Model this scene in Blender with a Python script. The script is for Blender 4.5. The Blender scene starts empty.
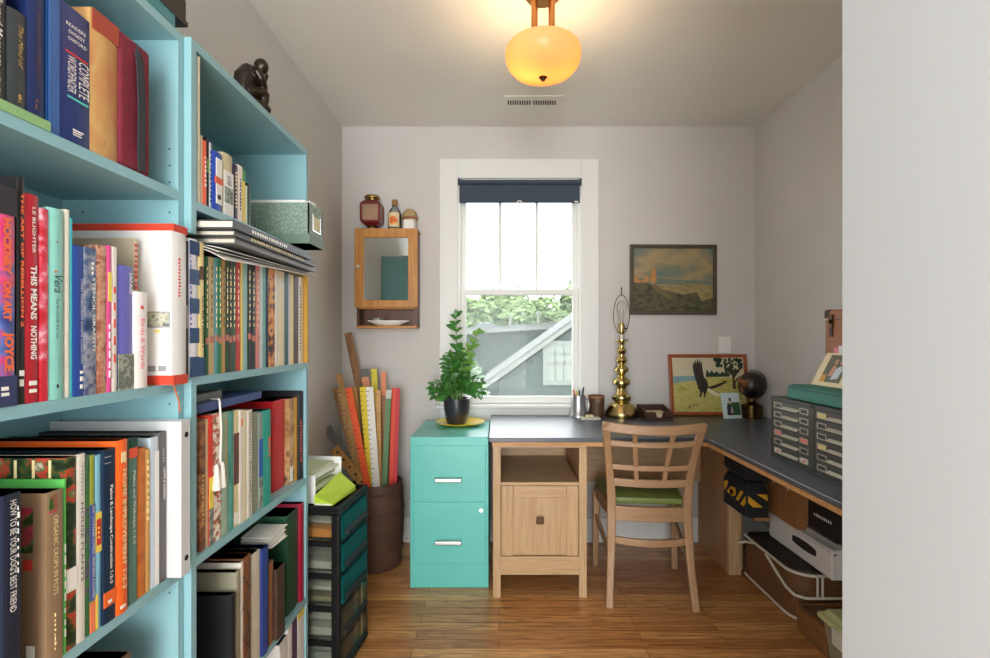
import bpy, bmesh, math, random
from mathutils import Vector, Matrix
random.seed(7)
PI = math.pi
S = bpy.context.scene
COL = S.collection

# ---------------------------------------------------------------- camera, sky, light, exposure
CAM_H = 1.2
FPX = 495.0
cam_d = bpy.data.cameras.new('camera'); cam = bpy.data.objects.new('camera', cam_d); COL.objects.link(cam)
cam.location = (0, 0, CAM_H); cam.rotation_euler = (PI/2, 0, 0)
cam_d.sensor_width = 36.0; cam_d.lens = 36.0*FPX/990.0
cam_d.shift_x = -4/990.0; cam_d.shift_y = 9/990.0
cam_d.clip_start = 0.02; cam_d.clip_end = 300
S.camera = cam
S.view_settings.view_transform = 'Standard'; S.view_settings.look = 'None'
S.view_settings.gamma = 1; S.view_settings.use_curve_mapping = False
S.view_settings.exposure = 0.26
try:
    S.cycles.use_denoising = True
    S.cycles.max_bounces = 10; S.cycles.diffuse_bounces = 6; S.cycles.glossy_bounces = 4
    S.cycles.transmission_bounces = 8; S.cycles.transparent_max_bounces = 16
    S.cycles.sample_clamp_indirect = 6.0
    S.cycles.caustics_refractive = False; S.cycles.caustics_reflective = False
except Exception:
    pass

W = bpy.data.worlds.new('overcast_sky'); S.world = W; W.use_nodes = True
bg = W.node_tree.nodes['Background']
bg.inputs[0].default_value = (0.93, 0.97, 1.0, 1); bg.inputs[1].default_value = 4.6

def area(name, loc, rot, sx, sy, power, col):
    l = bpy.data.lights.new(name, 'AREA'); l.shape = 'RECTANGLE'; l.size = sx; l.size_y = sy
    l.energy = power; l.color = col
    o = bpy.data.objects.new(name, l); COL.objects.link(o); o.location = loc; o.rotation_euler = rot
    return o
# added area light behind the camera, brightens the room from the hall side
area('hall_fill_light', (-0.05, -2.2, 1.15), (PI/2+0.38, 0, 0.05), 1.0, 1.6, 70, (0.975, 0.985, 1.0))

# ---------------------------------------------------------------- helpers
def PX(x, Y): return (x-499.0)/FPX*Y
def PZ(y, Y): return CAM_H+(338.0-y)/FPX*Y

_M = {}
def srgb(c):
    def f(v):
        v /= 255.0
        return v/12.92 if v <= 0.04045 else ((v+0.055)/1.055)**2.4
    return tuple(f(v) for v in c)
def mat(name, rgb, rough=0.55, metal=0.0, noise=0.0, scale=30.0, bump=0.0, spec=0.5, coat=0.0, stretch=None, rgb2=None):
    """rgb as 0-255 sRGB; a little procedural colour variation by noise"""
    if name in _M: return _M[name]
    m = bpy.data.materials.new(name); m.use_nodes = True
    nt = m.node_tree; b = nt.nodes['Principled BSDF']
    c = srgb(rgb)
    b.inputs['Base Color'].default_value = (*c, 1)
    b.inputs['Roughness'].default_value = rough; b.inputs['Metallic'].default_value = metal
    b.inputs['Specular IOR Level'].default_value = spec
    b.inputs['Coat Weight'].default_value = coat
    if noise > 0 or bump > 0 or rgb2:
        tc = nt.nodes.new('ShaderNodeTexCoord'); mp = nt.nodes.new('ShaderNodeMapping')
        nz = nt.nodes.new('ShaderNodeTexNoise'); nz.inputs['Scale'].default_value = scale; nz.inputs['Detail'].default_value = 5
        if stretch: mp.inputs['Scale'].default_value = stretch
        nt.links.new(tc.outputs['Object'], mp.inputs[0]); nt.links.new(mp.outputs[0], nz.inputs['Vector'])
        r = nt.nodes.new('ShaderNodeValToRGB')
        r.color_ramp.elements[0].position = 0.3; r.color_ramp.elements[1].position = 0.7
        if rgb2:
            c2 = srgb(rgb2); r.color_ramp.elements[0].color = (*c, 1); r.color_ramp.elements[1].color = (*c2, 1)
        else:
            r.color_ramp.elements[0].color = (*[v*(1-noise) for v in c], 1)
            r.color_ramp.elements[1].color = (*[min(1, v*(1+noise)) for v in c], 1)
        nt.links.new(nz.outputs['Fac'], r.inputs[0]); nt.links.new(r.outputs[0], b.inputs['Base Color'])
        if bump > 0:
            bp = nt.nodes.new('ShaderNodeBump'); bp.inputs['Strength'].default_value = bump; bp.inputs['Distance'].default_value = 0.01
            nt.links.new(nz.outputs['Fac'], bp.inputs['Height']); nt.links.new(bp.outputs[0], b.inputs['Normal'])
    _M[name] = m; return m
def patch(name, cols, scale=40.0, rough=0.5, stretch=None):
    """printed picture pattern: cell noise through a colour ramp of several 0-255 colours"""
    if name in _M: return _M[name]
    m = bpy.data.materials.new(name); m.use_nodes = True; nt = m.node_tree; b = nt.nodes['Principled BSDF']
    b.inputs['Roughness'].default_value = rough
    tc = nt.nodes.new('ShaderNodeTexCoord'); mp = nt.nodes.new('ShaderNodeMapping')
    if stretch: mp.inputs['Scale'].default_value = stretch
    nz = nt.nodes.new('ShaderNodeTexNoise'); nz.inputs['Scale'].default_value = scale; nz.inputs['Detail'].default_value = 3
    r = nt.nodes.new('ShaderNodeValToRGB'); r.color_ramp.interpolation = 'LINEAR'
    n = len(cols)
    while len(r.color_ramp.elements) < n: r.color_ramp.elements.new(0.5)
    for i, c in enumerate(cols):
        e = r.color_ramp.elements[i]; e.position = 0.32+0.36*i/max(1, n-1); e.color = (*srgb(c), 1)
    nt.links.new(tc.outputs['Object'], mp.inputs[0]); nt.links.new(mp.outputs[0], nz.inputs['Vector'])
    nt.links.new(nz.outputs['Fac'], r.inputs[0]); nt.links.new(r.outputs[0], b.inputs['Base Color'])
    _M[name] = m; return m
def wood(name, rgb, dark, axis=0, rough=0.45, scale=9.0, amount=0.75):
    """wood grain running along the given axis (0 x, 1 y, 2 z)"""
    if name in _M: return _M[name]
    m = bpy.data.materials.new(name); m.use_nodes = True; nt = m.node_tree; b = nt.nodes['Principled BSDF']
    b.inputs['Roughness'].default_value = rough
    tc = nt.nodes.new('ShaderNodeTexCoord'); mp = nt.nodes.new('ShaderNodeMapping')
    sc = [9.0, 9.0, 9.0]; sc[axis] = 0.6; mp.inputs['Scale'].default_value = sc
    nz = nt.nodes.new('ShaderNodeTexNoise'); nz.inputs['Scale'].default_value = scale; nz.inputs['Detail'].default_value = 8; nz.inputs['Distortion'].default_value = 0.6
    r = nt.nodes.new('ShaderNodeValToRGB'); r.color_ramp.elements[0].position = 0.5-0.3*amount; r.color_ramp.elements[1].position = 0.5+0.25*amount
    r.color_ramp.elements[0].color = (*srgb(dark), 1); r.color_ramp.elements[1].color = (*srgb(rgb), 1)
    nt.links.new(tc.outputs['Object'], mp.inputs[0]); nt.links.new(mp.outputs[0], nz.inputs['Vector'])
    nt.links.new(nz.outputs['Fac'], r.inputs[0]); nt.links.new(r.outputs[0], b.inputs['Base Color'])
    bp = nt.nodes.new('ShaderNodeBump'); bp.inputs['Strength'].default_value = 0.06; bp.inputs['Distance'].default_value = 0.01
    nt.links.new(nz.outputs['Fac'], bp.inputs['Height']); nt.links.new(bp.outputs[0], b.inputs['Normal'])
    _M[name] = m; return m
def glass(name, tint=(1, 1, 1), refl=0.08, rough=0.02, tint_mix=0.0, body=(200, 205, 205)):
    """thin clear sheet: mostly transparent, some mirror-like shine, optional milky body"""
    if name in _M: return _M[name]
    m = bpy.data.materials.new(name); m.use_nodes = True; nt = m.node_tree; nt.nodes.clear()
    out = nt.nodes.new('ShaderNodeOutputMaterial'); t = nt.nodes.new('ShaderNodeBsdfTransparent'); t.inputs[0].default_value = (*tint, 1)
    g = nt.nodes.new('ShaderNodeBsdfGlossy'); g.inputs['Roughness'].default_value = rough
    mx = nt.nodes.new('ShaderNodeMixShader'); lw = nt.nodes.new('ShaderNodeFresnel'); lw.inputs[0].default_value = 1.45
    mul = nt.nodes.new('ShaderNodeMath'); mul.operation = 'MULTIPLY'; mul.inputs[1].default_value = refl*12
    nt.links.new(lw.outputs[0], mul.inputs[0]); nt.links.new(mul.outputs[0], mx.inputs[0])
    nt.links.new(t.outputs[0], mx.inputs[1]); nt.links.new(g.outputs[0], mx.inputs[2])
    last = mx
    if tint_mix > 0:
        d = nt.nodes.new('ShaderNodeBsdfDiffuse'); d.inputs[0].default_value = (*srgb(body), 1)
        m2 = nt.nodes.new('ShaderNodeMixShader'); m2.inputs[0].default_value = tint_mix
        nt.links.new(mx.outputs[0], m2.inputs[1]); nt.links.new(d.outputs[0], m2.inputs[2]); last = m2
    nt.links.new(last.outputs[0], out.inputs[0])
    _M[name] = m; return m

OFF = {}
class MB:
    """collects shapes in world coordinates and links them as one mesh"""
    def __init__(self): self.bm = bmesh.new(); self.mi = 0
    def _f(self, vs):
        try:
            f = self.bm.faces.new(vs); f.material_index = self.mi; return f
        except ValueError:
            return None
    def hexa(self, p):
        v = [self.bm.verts.new(q) for q in p]
        for a in ((3,2,1,0),(4,5,6,7),(0,1,5,4),(1,2,6,5),(2,3,7,6),(3,0,4,7)): self._f([v[i] for i in a])
        return self
    def box(self, x0, x1, y0, y1, z0, z1):
        return self.hexa([(x0,y0,z0),(x1,y0,z0),(x1,y1,z0),(x0,y1,z0),(x0,y0,z1),(x1,y0,z1),(x1,y1,z1),(x0,y1,z1)])
    def poly(self, pts): self._f([self.bm.verts.new(p) for p in pts]); return self
    def prism(self, pts, d):
        """polygon pts (3D, planar) extruded by vector d"""
        d = Vector(d); a = [self.bm.verts.new(p) for p in pts]; b = [self.bm.verts.new(Vector(p)+d) for p in pts]
        self._f(a[::-1]); self._f(b); n = len(a)
        for i in range(n): self._f([a[i], a[(i+1) % n], b[(i+1) % n], b[i]])
        return self
    def loft(self, loops, cap=True, closed=True):
        vs = [[self.bm.verts.new(p) for p in l] for l in loops]; n = len(loops[0])
        for a, b in zip(vs, vs[1:]):
            for i in range(n if closed else n-1): self._f([a[i], a[(i+1) % n], b[(i+1) % n], b[i]])
        if cap: self._f(vs[0][::-1]); self._f(vs[-1])
        return self
    def lathe(self, prof, c=(0,0,0), n=32, cap=True):
        loops = [[(c[0]+r*math.cos(2*PI*k/n), c[1]+r*math.sin(2*PI*k/n), c[2]+z) for k in range(n)] for r, z in prof]
        return self.loft(loops, cap)
    def tube(self, pts, r, n=8, cap=True):
        pts = [Vector(p) for p in pts]; rs = r if isinstance(r, (list, tuple)) else [r]*len(pts)
        loops = []; up = None
        for i, p in enumerate(pts):
            t = (pts[min(i+1, len(pts)-1)]-pts[max(i-1, 0)])
            t = t.normalized() if t.length > 1e-9 else Vector((0,0,1))
            if up is None:
                up = t.orthogonal().normalized()
            else:
                up = (up-t*up.dot(t)); up = up.normalized() if up.length > 1e-6 else t.orthogonal().normalized()
            s = t.cross(up)
            loops.append([p+(up*math.cos(2*PI*k/n)+s*math.sin(2*PI*k/n))*rs[i] for k in range(n)])
        return self.loft(loops, cap)
    def ball(self, c, r, n=16, m=10, sc=(1,1,1)):
        prof = [(math.sin(PI*i/m), -math.cos(PI*i/m)) for i in range(1, m)]
        loops = [[(c[0]+r*sc[0]*q*math.cos(2*PI*k/n), c[1]+r*sc[1]*q*math.sin(2*PI*k/n), c[2]+r*sc[2]*z) for k in range(n)] for q, z in prof]
        return self.loft(loops, True)
    def build(self, name, m, parent=None, smooth=False, bevel=0.0, seg=2, sub=0):
        me = bpy.data.meshes.new(name)
        off = OFF.get(parent.name, (0,0,0)) if parent else (0,0,0)
        if parent: bmesh.ops.translate(self.bm, verts=self.bm.verts, vec=-Vector(off))
        bmesh.ops.recalc_face_normals(self.bm, faces=self.bm.faces)
        self.bm.to_mesh(me); self.bm.free()
        for x in (m if isinstance(m, (list, tuple)) else [m]): me.materials.append(x)
        if smooth:
            for p in me.polygons: p.use_smooth = True
        o = bpy.data.objects.new(name, me); COL.objects.link(o)
        if parent: o.parent = parent; OFF[o.name] = off
        if bevel > 0:
            b = o.modifiers.new('bevel', 'BEVEL'); b.width = bevel; b.segments = seg; b.limit_method = 'ANGLE'; b.angle_limit = math.radians(40)
        if sub:
            s = o.modifiers.new('sub', 'SUBSURF'); s.levels = sub; s.render_levels = sub
        if smooth and not sub:
            try:
                with bpy.context.temp_override(object=o, active_object=o, selected_objects=[o], selected_editable_objects=[o]):
                    bpy.ops.object.shade_smooth_by_angle(angle=math.radians(38))
            except Exception: pass
        return o
def thing(name, loc, label, cat, group=None):
    o = bpy.data.objects.new(name, None); COL.objects.link(o); o.location = loc; o.empty_display_size = 0.02
    OFF[o.name] = tuple(loc)
    o['label'] = label; o['category'] = cat
    if group: o['group'] = group
    return o
def tag(o, label, cat, group=None):
    o['label'] = label; o['category'] = cat
    if group: o['group'] = group
    return o
def struct(o): o['kind'] = 'structure'; return o
def bx(name, m, parent, x0, x1, y0, y1, z0, z1, bevel=0.0, **k):
    return MB().box(x0, x1, y0, y1, z0, z1).build(name, m, parent, bevel=bevel, **k)
def copy_tree(o, parent=None):
    c = o.copy(); COL.objects.link(c)
    OFF[c.name] = OFF.get(o.name, (0,0,0))
    if parent is not None: c.parent = parent
    for ch in list(o.children): copy_tree(ch, c)
    return c
_FONT_CACHE = {}
def text_mesh(s, bold=0.0, italic=0.0):
    key = (s, bold, italic)
    if key in _FONT_CACHE: return _FONT_CACHE[key]
    cu = bpy.data.curves.new('lettering', 'FONT'); cu.body = s; cu.size = 1; cu.offset = bold; cu.shear = italic; cu.resolution_u = 2
    cu.extrude = 0.0
    to = bpy.data.objects.new('lettering_source', cu); COL.objects.link(to)
    bpy.context.view_layer.update()
    dg = bpy.context.evaluated_depsgraph_get()
    me = bpy.data.meshes.new_from_object(to.evaluated_get(dg))
    vs = [v.co.copy() for v in me.vertices]; fs = [tuple(p.vertices) for p in me.polygons]
    bpy.data.objects.remove(to); bpy.data.curves.remove(cu); bpy.data.meshes.remove(me)
    x0 = min(v.x for v in vs); x1 = max(v.x for v in vs); y0 = min(v.y for v in vs); y1 = max(v.y for v in vs)
    vs = [((v.x-x0)/(x1-x0), (v.y-y0)/(y1-y0)) for v in vs]
    _FONT_CACHE[key] = (vs, fs); return vs, fs
def lettering(s, m, parent, origin, ax, ay, name='title_lettering', bold=0.0, italic=0.0, mb=None):
    """flat lettering filling the parallelogram origin + u*ax + v*ay"""
    vs, fs = text_mesh(s, bold, italic)
    own = mb is None
    if own: mb = MB()
    o = Vector(origin); ax = Vector(ax); ay = Vector(ay)
    bv = [mb.bm.verts.new(o+ax*u+ay*v) for u, v in vs]
    for f in fs: mb._f([bv[i] for i in f])
    if own: return mb.build(name, m, parent)

# ---------------------------------------------------------------- common materials
def mix_floor():
    m = bpy.data.materials.new('oak_strip_floor'); m.use_nodes = True; nt = m.node_tree; b = nt.nodes['Principled BSDF']
    tc = nt.nodes.new('ShaderNodeTexCoord')
    br = nt.nodes.new('ShaderNodeTexBrick'); br.offset = 0.37; br.offset_frequency = 2; br.squash = 1.0
    br.inputs['Scale'].default_value = 1.0; br.inputs['Brick Width'].default_value = 0.9; br.inputs['Row Height'].default_value = 0.058
    br.inputs['Mortar Size'].default_value = 0.0011; br.inputs['Mortar Smooth'].default_value = 0.2; br.inputs['Bias'].default_value = 0.0
    br.inputs['Color1'].default_value = (*srgb((228, 172, 110)), 1); br.inputs['Color2'].default_value = (*srgb((182, 120, 66)), 1)
    br.inputs['Mortar'].default_value = (*srgb((70, 42, 20)), 1)
    nt.links.new(tc.outputs['Object'], br.inputs['Vector'])
    mp = nt.nodes.new('ShaderNodeMapping'); mp.inputs['Scale'].default_value = (1.3, 22, 1)
    nz = nt.nodes.new('ShaderNodeTexNoise'); nz.inputs['Scale'].default_value = 4.5; nz.inputs['Detail'].default_value = 8; nz.inputs['Distortion'].default_value = 1.2
    nt.links.new(tc.outputs['Object'], mp.inputs[0]); nt.links.new(mp.outputs[0], nz.inputs['Vector'])
    r = nt.nodes.new('ShaderNodeValToRGB'); r.color_ramp.elements[0].position = 0.3; r.color_ramp.elements[1].position = 0.62
    r.color_ramp.elements[0].color = (0.36, 0.26, 0.17, 1); r.color_ramp.elements[1].color = (1, 1, 1, 1)
    nt.links.new(nz.outputs['Fac'], r.inputs[0])
    mx = nt.nodes.new('ShaderNodeMix'); mx.data_type = 'RGBA'; mx.blend_type = 'MULTIPLY'; mx.inputs['Factor'].default_value = 0.9
    nt.links.new(br.outputs['Color'], mx.inputs[6]); nt.links.new(r.outputs[0], mx.inputs[7])
    nt.links.new(mx.outputs[2], b.inputs['Base Color'])
    b.inputs['Roughness'].default_value = 0.32; b.inputs['Coat Weight'].default_value = 0.25; b.inputs['Coat Roughness'].default_value = 0.25
    bp = nt.nodes.new('ShaderNodeBump'); bp.inputs['Strength'].default_value = 0.15; bp.inputs['Distance'].default_value = 0.002
    nt.links.new(br.outputs['Fac'], bp.inputs['Height']); bp.invert = True
    nt.links.new(bp.outputs[0], b.inputs['Normal'])
    return m
M_floor = mix_floor()
M_wall = mat('wall_paint', (205, 202, 198), 0.85, noise=0.02, scale=3)
M_ceil = mat('ceiling_paint', (232, 231, 224), 0.9, noise=0.02, scale=2)
M_trim = mat('trim_paint', (226, 227, 222), 0.4)
M_front = mat('hall_wall_paint', (172, 175, 176), 0.8)
M_teal = mat('bookcase_paint', (138, 183, 190), 0.42, noise=0.03, scale=6)
M_cab = mat('file_cabinet_enamel', (102, 198, 188), 0.33, noise=0.03, scale=5, coat=0.15)
M_oak_z = wood('pale_oak_upright', (198, 166, 126), (176, 142, 102), 2)
M_oak_x = wood('pale_oak_across', (198, 166, 126), (176, 142, 102), 0)
M_oak_y = wood('pale_oak_lengthwise', (196, 152, 102), (166, 122, 76), 1)
M_top = mat('slate_laminate', (52, 60, 72), 0.42, noise=0.08, scale=60, coat=0.5, spec=0.7)
M_top.node_tree.nodes['Principled BSDF'].inputs['Coat Roughness'].default_value = 0.34
M_chair = wood('chair_beech', (172, 137, 102), (150, 114, 80), 2, 0.4, amount=0.9)
M_brass = mat('polished_brass', (206, 184, 122), 0.22, 1.0)
M_steel = mat('brushed_steel', (196, 196, 192), 0.3, 1.0)
M_black = mat('black_plastic', (11, 11, 13), 0.5, spec=0.3)
M_white = mat('white_plastic', (232, 232, 228), 0.4)
M_paper = mat('paper_white', (232, 230, 222), 0.8)
M_pages = mat('page_edges', (222, 214, 196), 0.85, noise=0.1, scale=400, stretch=(1, 12, 0.05))
M_oldpages = mat('old_page_edges', (196, 178, 144), 0.85, noise=0.15, scale=400, stretch=(1, 12, 0.05))
M_clear = glass('clear_glass')
M_win = glass('window_glass', refl=0.008)
_nt = M_win.node_tree; _o = [n for n in _nt.nodes if n.type == 'OUTPUT_MATERIAL'][0]; _l = _o.inputs[0].links[0].from_socket
_tl = _nt.nodes.new('ShaderNodeBsdfTranslucent'); _tl.inputs[0].default_value = (0.86, 0.92, 0.90, 1)   # milky mix paints a bright haze over the outdoor view
_mx = _nt.nodes.new('ShaderNodeMixShader'); _mx.inputs[0].default_value = 0.045
_nt.links.new(_l, _mx.inputs[1]); _nt.links.new(_tl.outputs[0], _mx.inputs[2]); _nt.links.new(_mx.outputs[0], _o.inputs[0])

# ---------------------------------------------------------------- room shell
XL, XR, YB, ZC = -0.93, 1.517, 2.933, 2.453
WX0, WX1, WZ0, WZ1 = -0.243, 0.486, 0.785, 2.142
struct(bx('floor', M_floor, None, -2.6, 2.6, -2.6, YB+0.15, -0.1, 0))
struct(bx('ceiling', M_ceil, None, -2.6, 2.6, -2.6, YB+0.15, ZC, ZC+0.12))
w = MB()
w.box(XL-0.12, WX0, YB, YB+0.15, 0, ZC); w.box(WX1, XR+0.12, YB, YB+0.15, 0, ZC)
w.box(WX0, WX1, YB, YB+0.15, 0, WZ0); w.box(WX0, WX1, YB, YB+0.15, WZ1, ZC)
struct(w.build('wall_back', M_wall))
struct(bx('wall_left', M_wall, None, XL-0.12, XL, 0.0, YB, 0, ZC))
struct(bx('wall_right', M_wall, None, XR, XR+0.12, 0.72, YB, 0, ZC))
w = MB(); w.box(0.4995, 0.62, -1.2, 0.72, 0, ZC); w.box(0.62, XR+0.12, 0.60, 0.72, 0, ZC)
struct(w.build('wall_front', M_front))
struct(bx('wall_hall_left', M_front, None, -2.6, XL-0.12, 0.0, 0.12, 0, ZC))
for nm, x0, x1, y0, y1 in (('baseboard_back', XL+.016, XR-.016, YB-0.016, YB), ('baseboard_left', XL, XL+0.016, 1.73, YB), ('baseboard_right', XR-0.016, XR, 0.72, YB)):
    b = MB(); b.box(x0, x1, y0, y1, 0.0, 0.14)
    if nm == 'baseboard_back': b.box(x0, x1, y0-0.012, y0, 0, 0.02)
    struct(b.build(nm, M_trim, bevel=0.003))

# ---------------------------------------------------------------- window
wn = bpy.data.objects.new('window_1', None); COL.objects.link(wn); wn['kind'] = 'structure'; OFF['window_1'] = (0,0,0)
c = MB()
c.box(-0.35, WX0, YB-0.02, YB, 0.805, 2.255); c.box(WX1, 0.588, YB-0.02, YB, 0.805, 2.255); c.box(WX0, WX1, YB-0.02, YB, WZ1, 2.255)
c.build('window_casing', M_trim, wn, bevel=0.003)
c = MB(); c.box(WX0, WX0+0.014, YB, YB+0.15, WZ0, WZ1); c.box(WX1-0.014, WX1, YB, YB+0.15, WZ0, WZ1); c.box(WX0, WX1, YB, YB+0.15, WZ1-0.014, WZ1)
c.build('window_jamb', M_trim, wn)
bx('window_sill', M_trim, wn, -0.372, 0.61, YB-0.045, YB+0.13, 0.787, 0.807, bevel=0.004)
bx('window_apron', M_trim, wn, -0.345, 0.583, YB-0.018, YB, 0.70, 0.787, bevel=0.003)
def sash(name, x0, x1, y0, y1, z0, z1, st, rb, rt, munt=()):
    s = MB(); s.box(x0, x0+st, y0, y1, z0, z1); s.box(x1-st, x1, y0, y1, z0, z1); s.box(x0+st, x1-st, y0, y1, z0, z0+rb); s.box(x0+st, x1-st, y0, y1, z1-rt, z1)
    for mx_ in munt: s.box(mx_-0.009, mx_+0.009, y0+0.004, y1-0.004, z0+rb, z1-rt)
    o = s.build(name, M_trim, wn, bevel=0.002)
    MB().box(x0+st, x1-st, (y0+y1)/2-0.002, (y0+y1)/2+0.002, z0+rb, z1-rt).build('window_glass', M_win, o)
sash('lower_sash', -0.229, 0.472, YB+0.025, YB+0.06, 0.808, 1.492, 0.032, 0.042, 0.034)
sash('upper_sash', -0.229, 0.472, YB+0.063, YB+0.098, 1.458, 2.128, 0.03, 0.034, 0.05, (0.007, 0.229))
lk = MB(); lk.box(0.085, 0.14, YB+0.028, YB+0.056, 1.492, 1.500); lk.tube([(0.10, YB+0.04, 1.503), (0.135, YB+0.035, 1.507)], 0.005)
lk.build('sash_lock', M_steel, wn)
# roller shade
rs = thing('window_blind', (0.121, YB+0.02, 2.0), 'slate blue roller shade drawn up at the top of the window', 'window shade')
M_shade = mat('shade_fabric', (58, 70, 84), 0.8, noise=0.06, scale=200)
MB().tube([(-0.236, YB-0.016, 2.118), (0.479, YB-0.016, 2.118)], 0.014, 16).build('roller_tube', M_shade, rs, smooth=True)
bx('fabric', M_shade, rs, -0.234, 0.477, YB-0.014, YB-0.011, 2.012, 2.118)
bx('hem_bar', M_shade, rs, -0.234, 0.477, YB-0.018, YB-0.008, 1.996, 2.012, bevel=0.003)
for _x in (-0.242, 0.480): bx('bracket', M_shade, rs, _x, _x+0.005, YB-0.032, YB-0.002, 2.10, 2.136)
MB().tube([(0.105, YB-0.02, 1.998), (0.112, YB-0.022, 2.006), (0.128, YB-0.022, 2.006), (0.135, YB-0.02, 1.998)], 0.003).build('pull', M_white, rs)
bx('cord_stop', M_white, rs, 0.445, 0.465, YB-0.022, YB-0.0185, 1.998, 2.006)

# ---------------------------------------------------------------- outdoors
M_sid = mat('clapboard_paint', (46, 59, 53), 0.8, noise=0.05, scale=4)
M_otrim = mat('outdoor_trim', (106, 110, 102), 0.7)
M_shingle = mat('roof_shingles', (88, 90, 88), 0.9, noise=0.25, scale=14)
struct(bx('ground', mat('lawn_ground', (66, 88, 50), 0.95, noise=0.2, scale=3), None, -40, 40, 4.2, 80, -3.2, -3.0))
def clap(mb, poly_top, x0, x1, y, z0, step=0.13):
    z = z0
    while True:
        segs = poly_top(z+step)
        if segs is None: break
        a, b_ = max(x0, segs[0]), min(x1, segs[1])
        if b_-a > 0.05:
            mb.hexa([(a, y-0.03, z), (b_, y-0.03, z), (b_, y+0.02, z), (a, y+0.02, z), (a, y-0.005, z+step), (b_, y-0.005, z+step), (b_, y+0.02, z+step), (a, y+0.02, z+step)])
        z += step
nb = thing('neighbor_house', (2.5, 11, -3), 'sage clapboard gable house with white rake board seen through the lower window sash', 'house')
g = MB(); g.box(-0.05, 6.4, 11.02, 13.6, -3, -0.1)
# gable wall prism behind the boards
g.prism([(-0.05, 11.02, -0.1), (6.4, 11.02, -0.1), (6.4, 11.02, 0.35), (3.3, 11.02, 2.55), (0.0, 11.02, 0.25)], (0, 2.58, 0))
clap(g, lambda z: None if z > 2.5 else ((0.0 if z < 0.25 else (z-0.25)/0.70), (6.4 if z < 0.35 else 6.4-(z-0.35)/0.71)), -0.05, 6.4, 11.0, -3.0)
g.build('wall', M_sid, nb)
r_ = MB()
for (xa, za, xb, zb) in ((-0.35, 0.10, 3.3, 2.70), (6.9, 0.10, 3.3, 2.70)):
    r_.hexa([(xa, 10.87, za+.05), (xb, 10.87, zb+.05), (xb, 13.7, zb+.05), (xa, 13.7, za+.05), (xa, 10.87, za+0.12), (xb, 10.87, zb+0.12), (xb, 13.7, zb+0.12), (xa, 13.7, za+0.12)])
r_.build('roof', M_shingle, nb)
r_ = MB()
for (xa, za, xb, zb) in ((-0.35, -0.04, 3.3, 2.56), (6.9, -0.04, 3.3, 2.56)):
    r_.hexa([(xa, 10.83, za+.10), (xb, 10.83, zb+.10), (xb, 10.868, zb+.10), (xa, 10.868, za+.10), (xa, 10.83, za+0.2), (xb, 10.83, zb+0.2), (xb, 10.868, zb+0.2), (xa, 10.868, za+0.2)])
r_.build('rake_board', M_otrim, nb)
wx0, wx1, wz0, wz1 = 1.07, 1.62, 0.26, 1.04
f = MB(); 
for (a, b_, c_, d) in ((wx0-0.1, wx0, wz0-0.1, wz1+0.1), (wx1, wx1+0.1, wz0-0.1, wz1+0.1), (wx0, wx1, wz1, wz1+0.1), (wx0, wx1, wz0-0.1, wz0), (wx0, wx1, 0.63, 0.68), (wx0+0.17, wx0+0.2, wz0, wz1), (wx0+0.36, wx0+0.39, wz0, wz1), (wx0, wx1, 0.84, 0.87)):
    f.box(a, b_, 10.93, 10.99, c_, d)
wf = f.build('window', M_otrim, nb)
bx('pane', mat('far_pane', (112, 118, 108), 0.15), wf, wx0, wx1, 10.955, 10.975, wz0, wz1)
nb2 = thing('long_building', (-1, 13.5, -3), 'long sage clapboard building with white eave board beyond the gable house', 'house')
g = MB(); g.prism([(-6, 14.32, -3), (5, 14.32, -3), (5, 14.32, 1.68), (-6, 14.32, 0.98)], (0, 2.6, 0)); clap(g, lambda z: None if z > 1.66 else ((-6 if z < 0.98 else (z-0.98)/0.7*11-6), 5), -6, 5, 14.3, -3.0)
g.build('wall', M_sid, nb2)
MB().hexa([(-6.2, 14.0, 0.99), (5.2, 14.0, 1.69), (5.2, 14.26, 1.69), (-6.2, 14.26, 0.99), (-6.2, 14.0, 1.10), (5.2, 14.0, 1.80), (5.2, 14.26, 1.80), (-6.2, 14.26, 1.10)]).build('eave_board', M_otrim, nb2)
MB().hexa([(-6.2, 14.0, 1.101), (5.2, 14.0, 1.801), (5.2, 17.2, 1.801), (-6.2, 17.2, 1.101), (-6.2, 14.0, 1.17), (5.2, 14.0, 1.87), (5.2, 17.2, 1.87), (-6.2, 17.2, 1.17)]).build('roof', M_shingle, nb2)
MB().tube([(0.34, 15, 1.5), (0.34, 15, 1.78)], 0.035, 10).tube([(0.34, 15, 1.78), (0.34, 15, 1.84)], 0.06, 10).build('vent_pipe', M_otrim, nb2)
MB().tube([(1.19, 15, 1.55), (1.19, 15, 1.92)], 0.04, 10).tube([(1.19, 15, 1.92), (1.19, 15, 2.0)], 0.075, 10).build('vent_pipe', M_otrim, nb2)
MB().tube([(-0.7, 15, 1.5), (-0.6, 15, 1.62), (-0.2, 15, 1.62)], 0.05, 8).box(-0.65, -0.1, 14.9, 15.1, 1.5, 1.6).build('roof_vent', mat('dark_vent', (92, 98, 100), 0.7), nb2)

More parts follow.
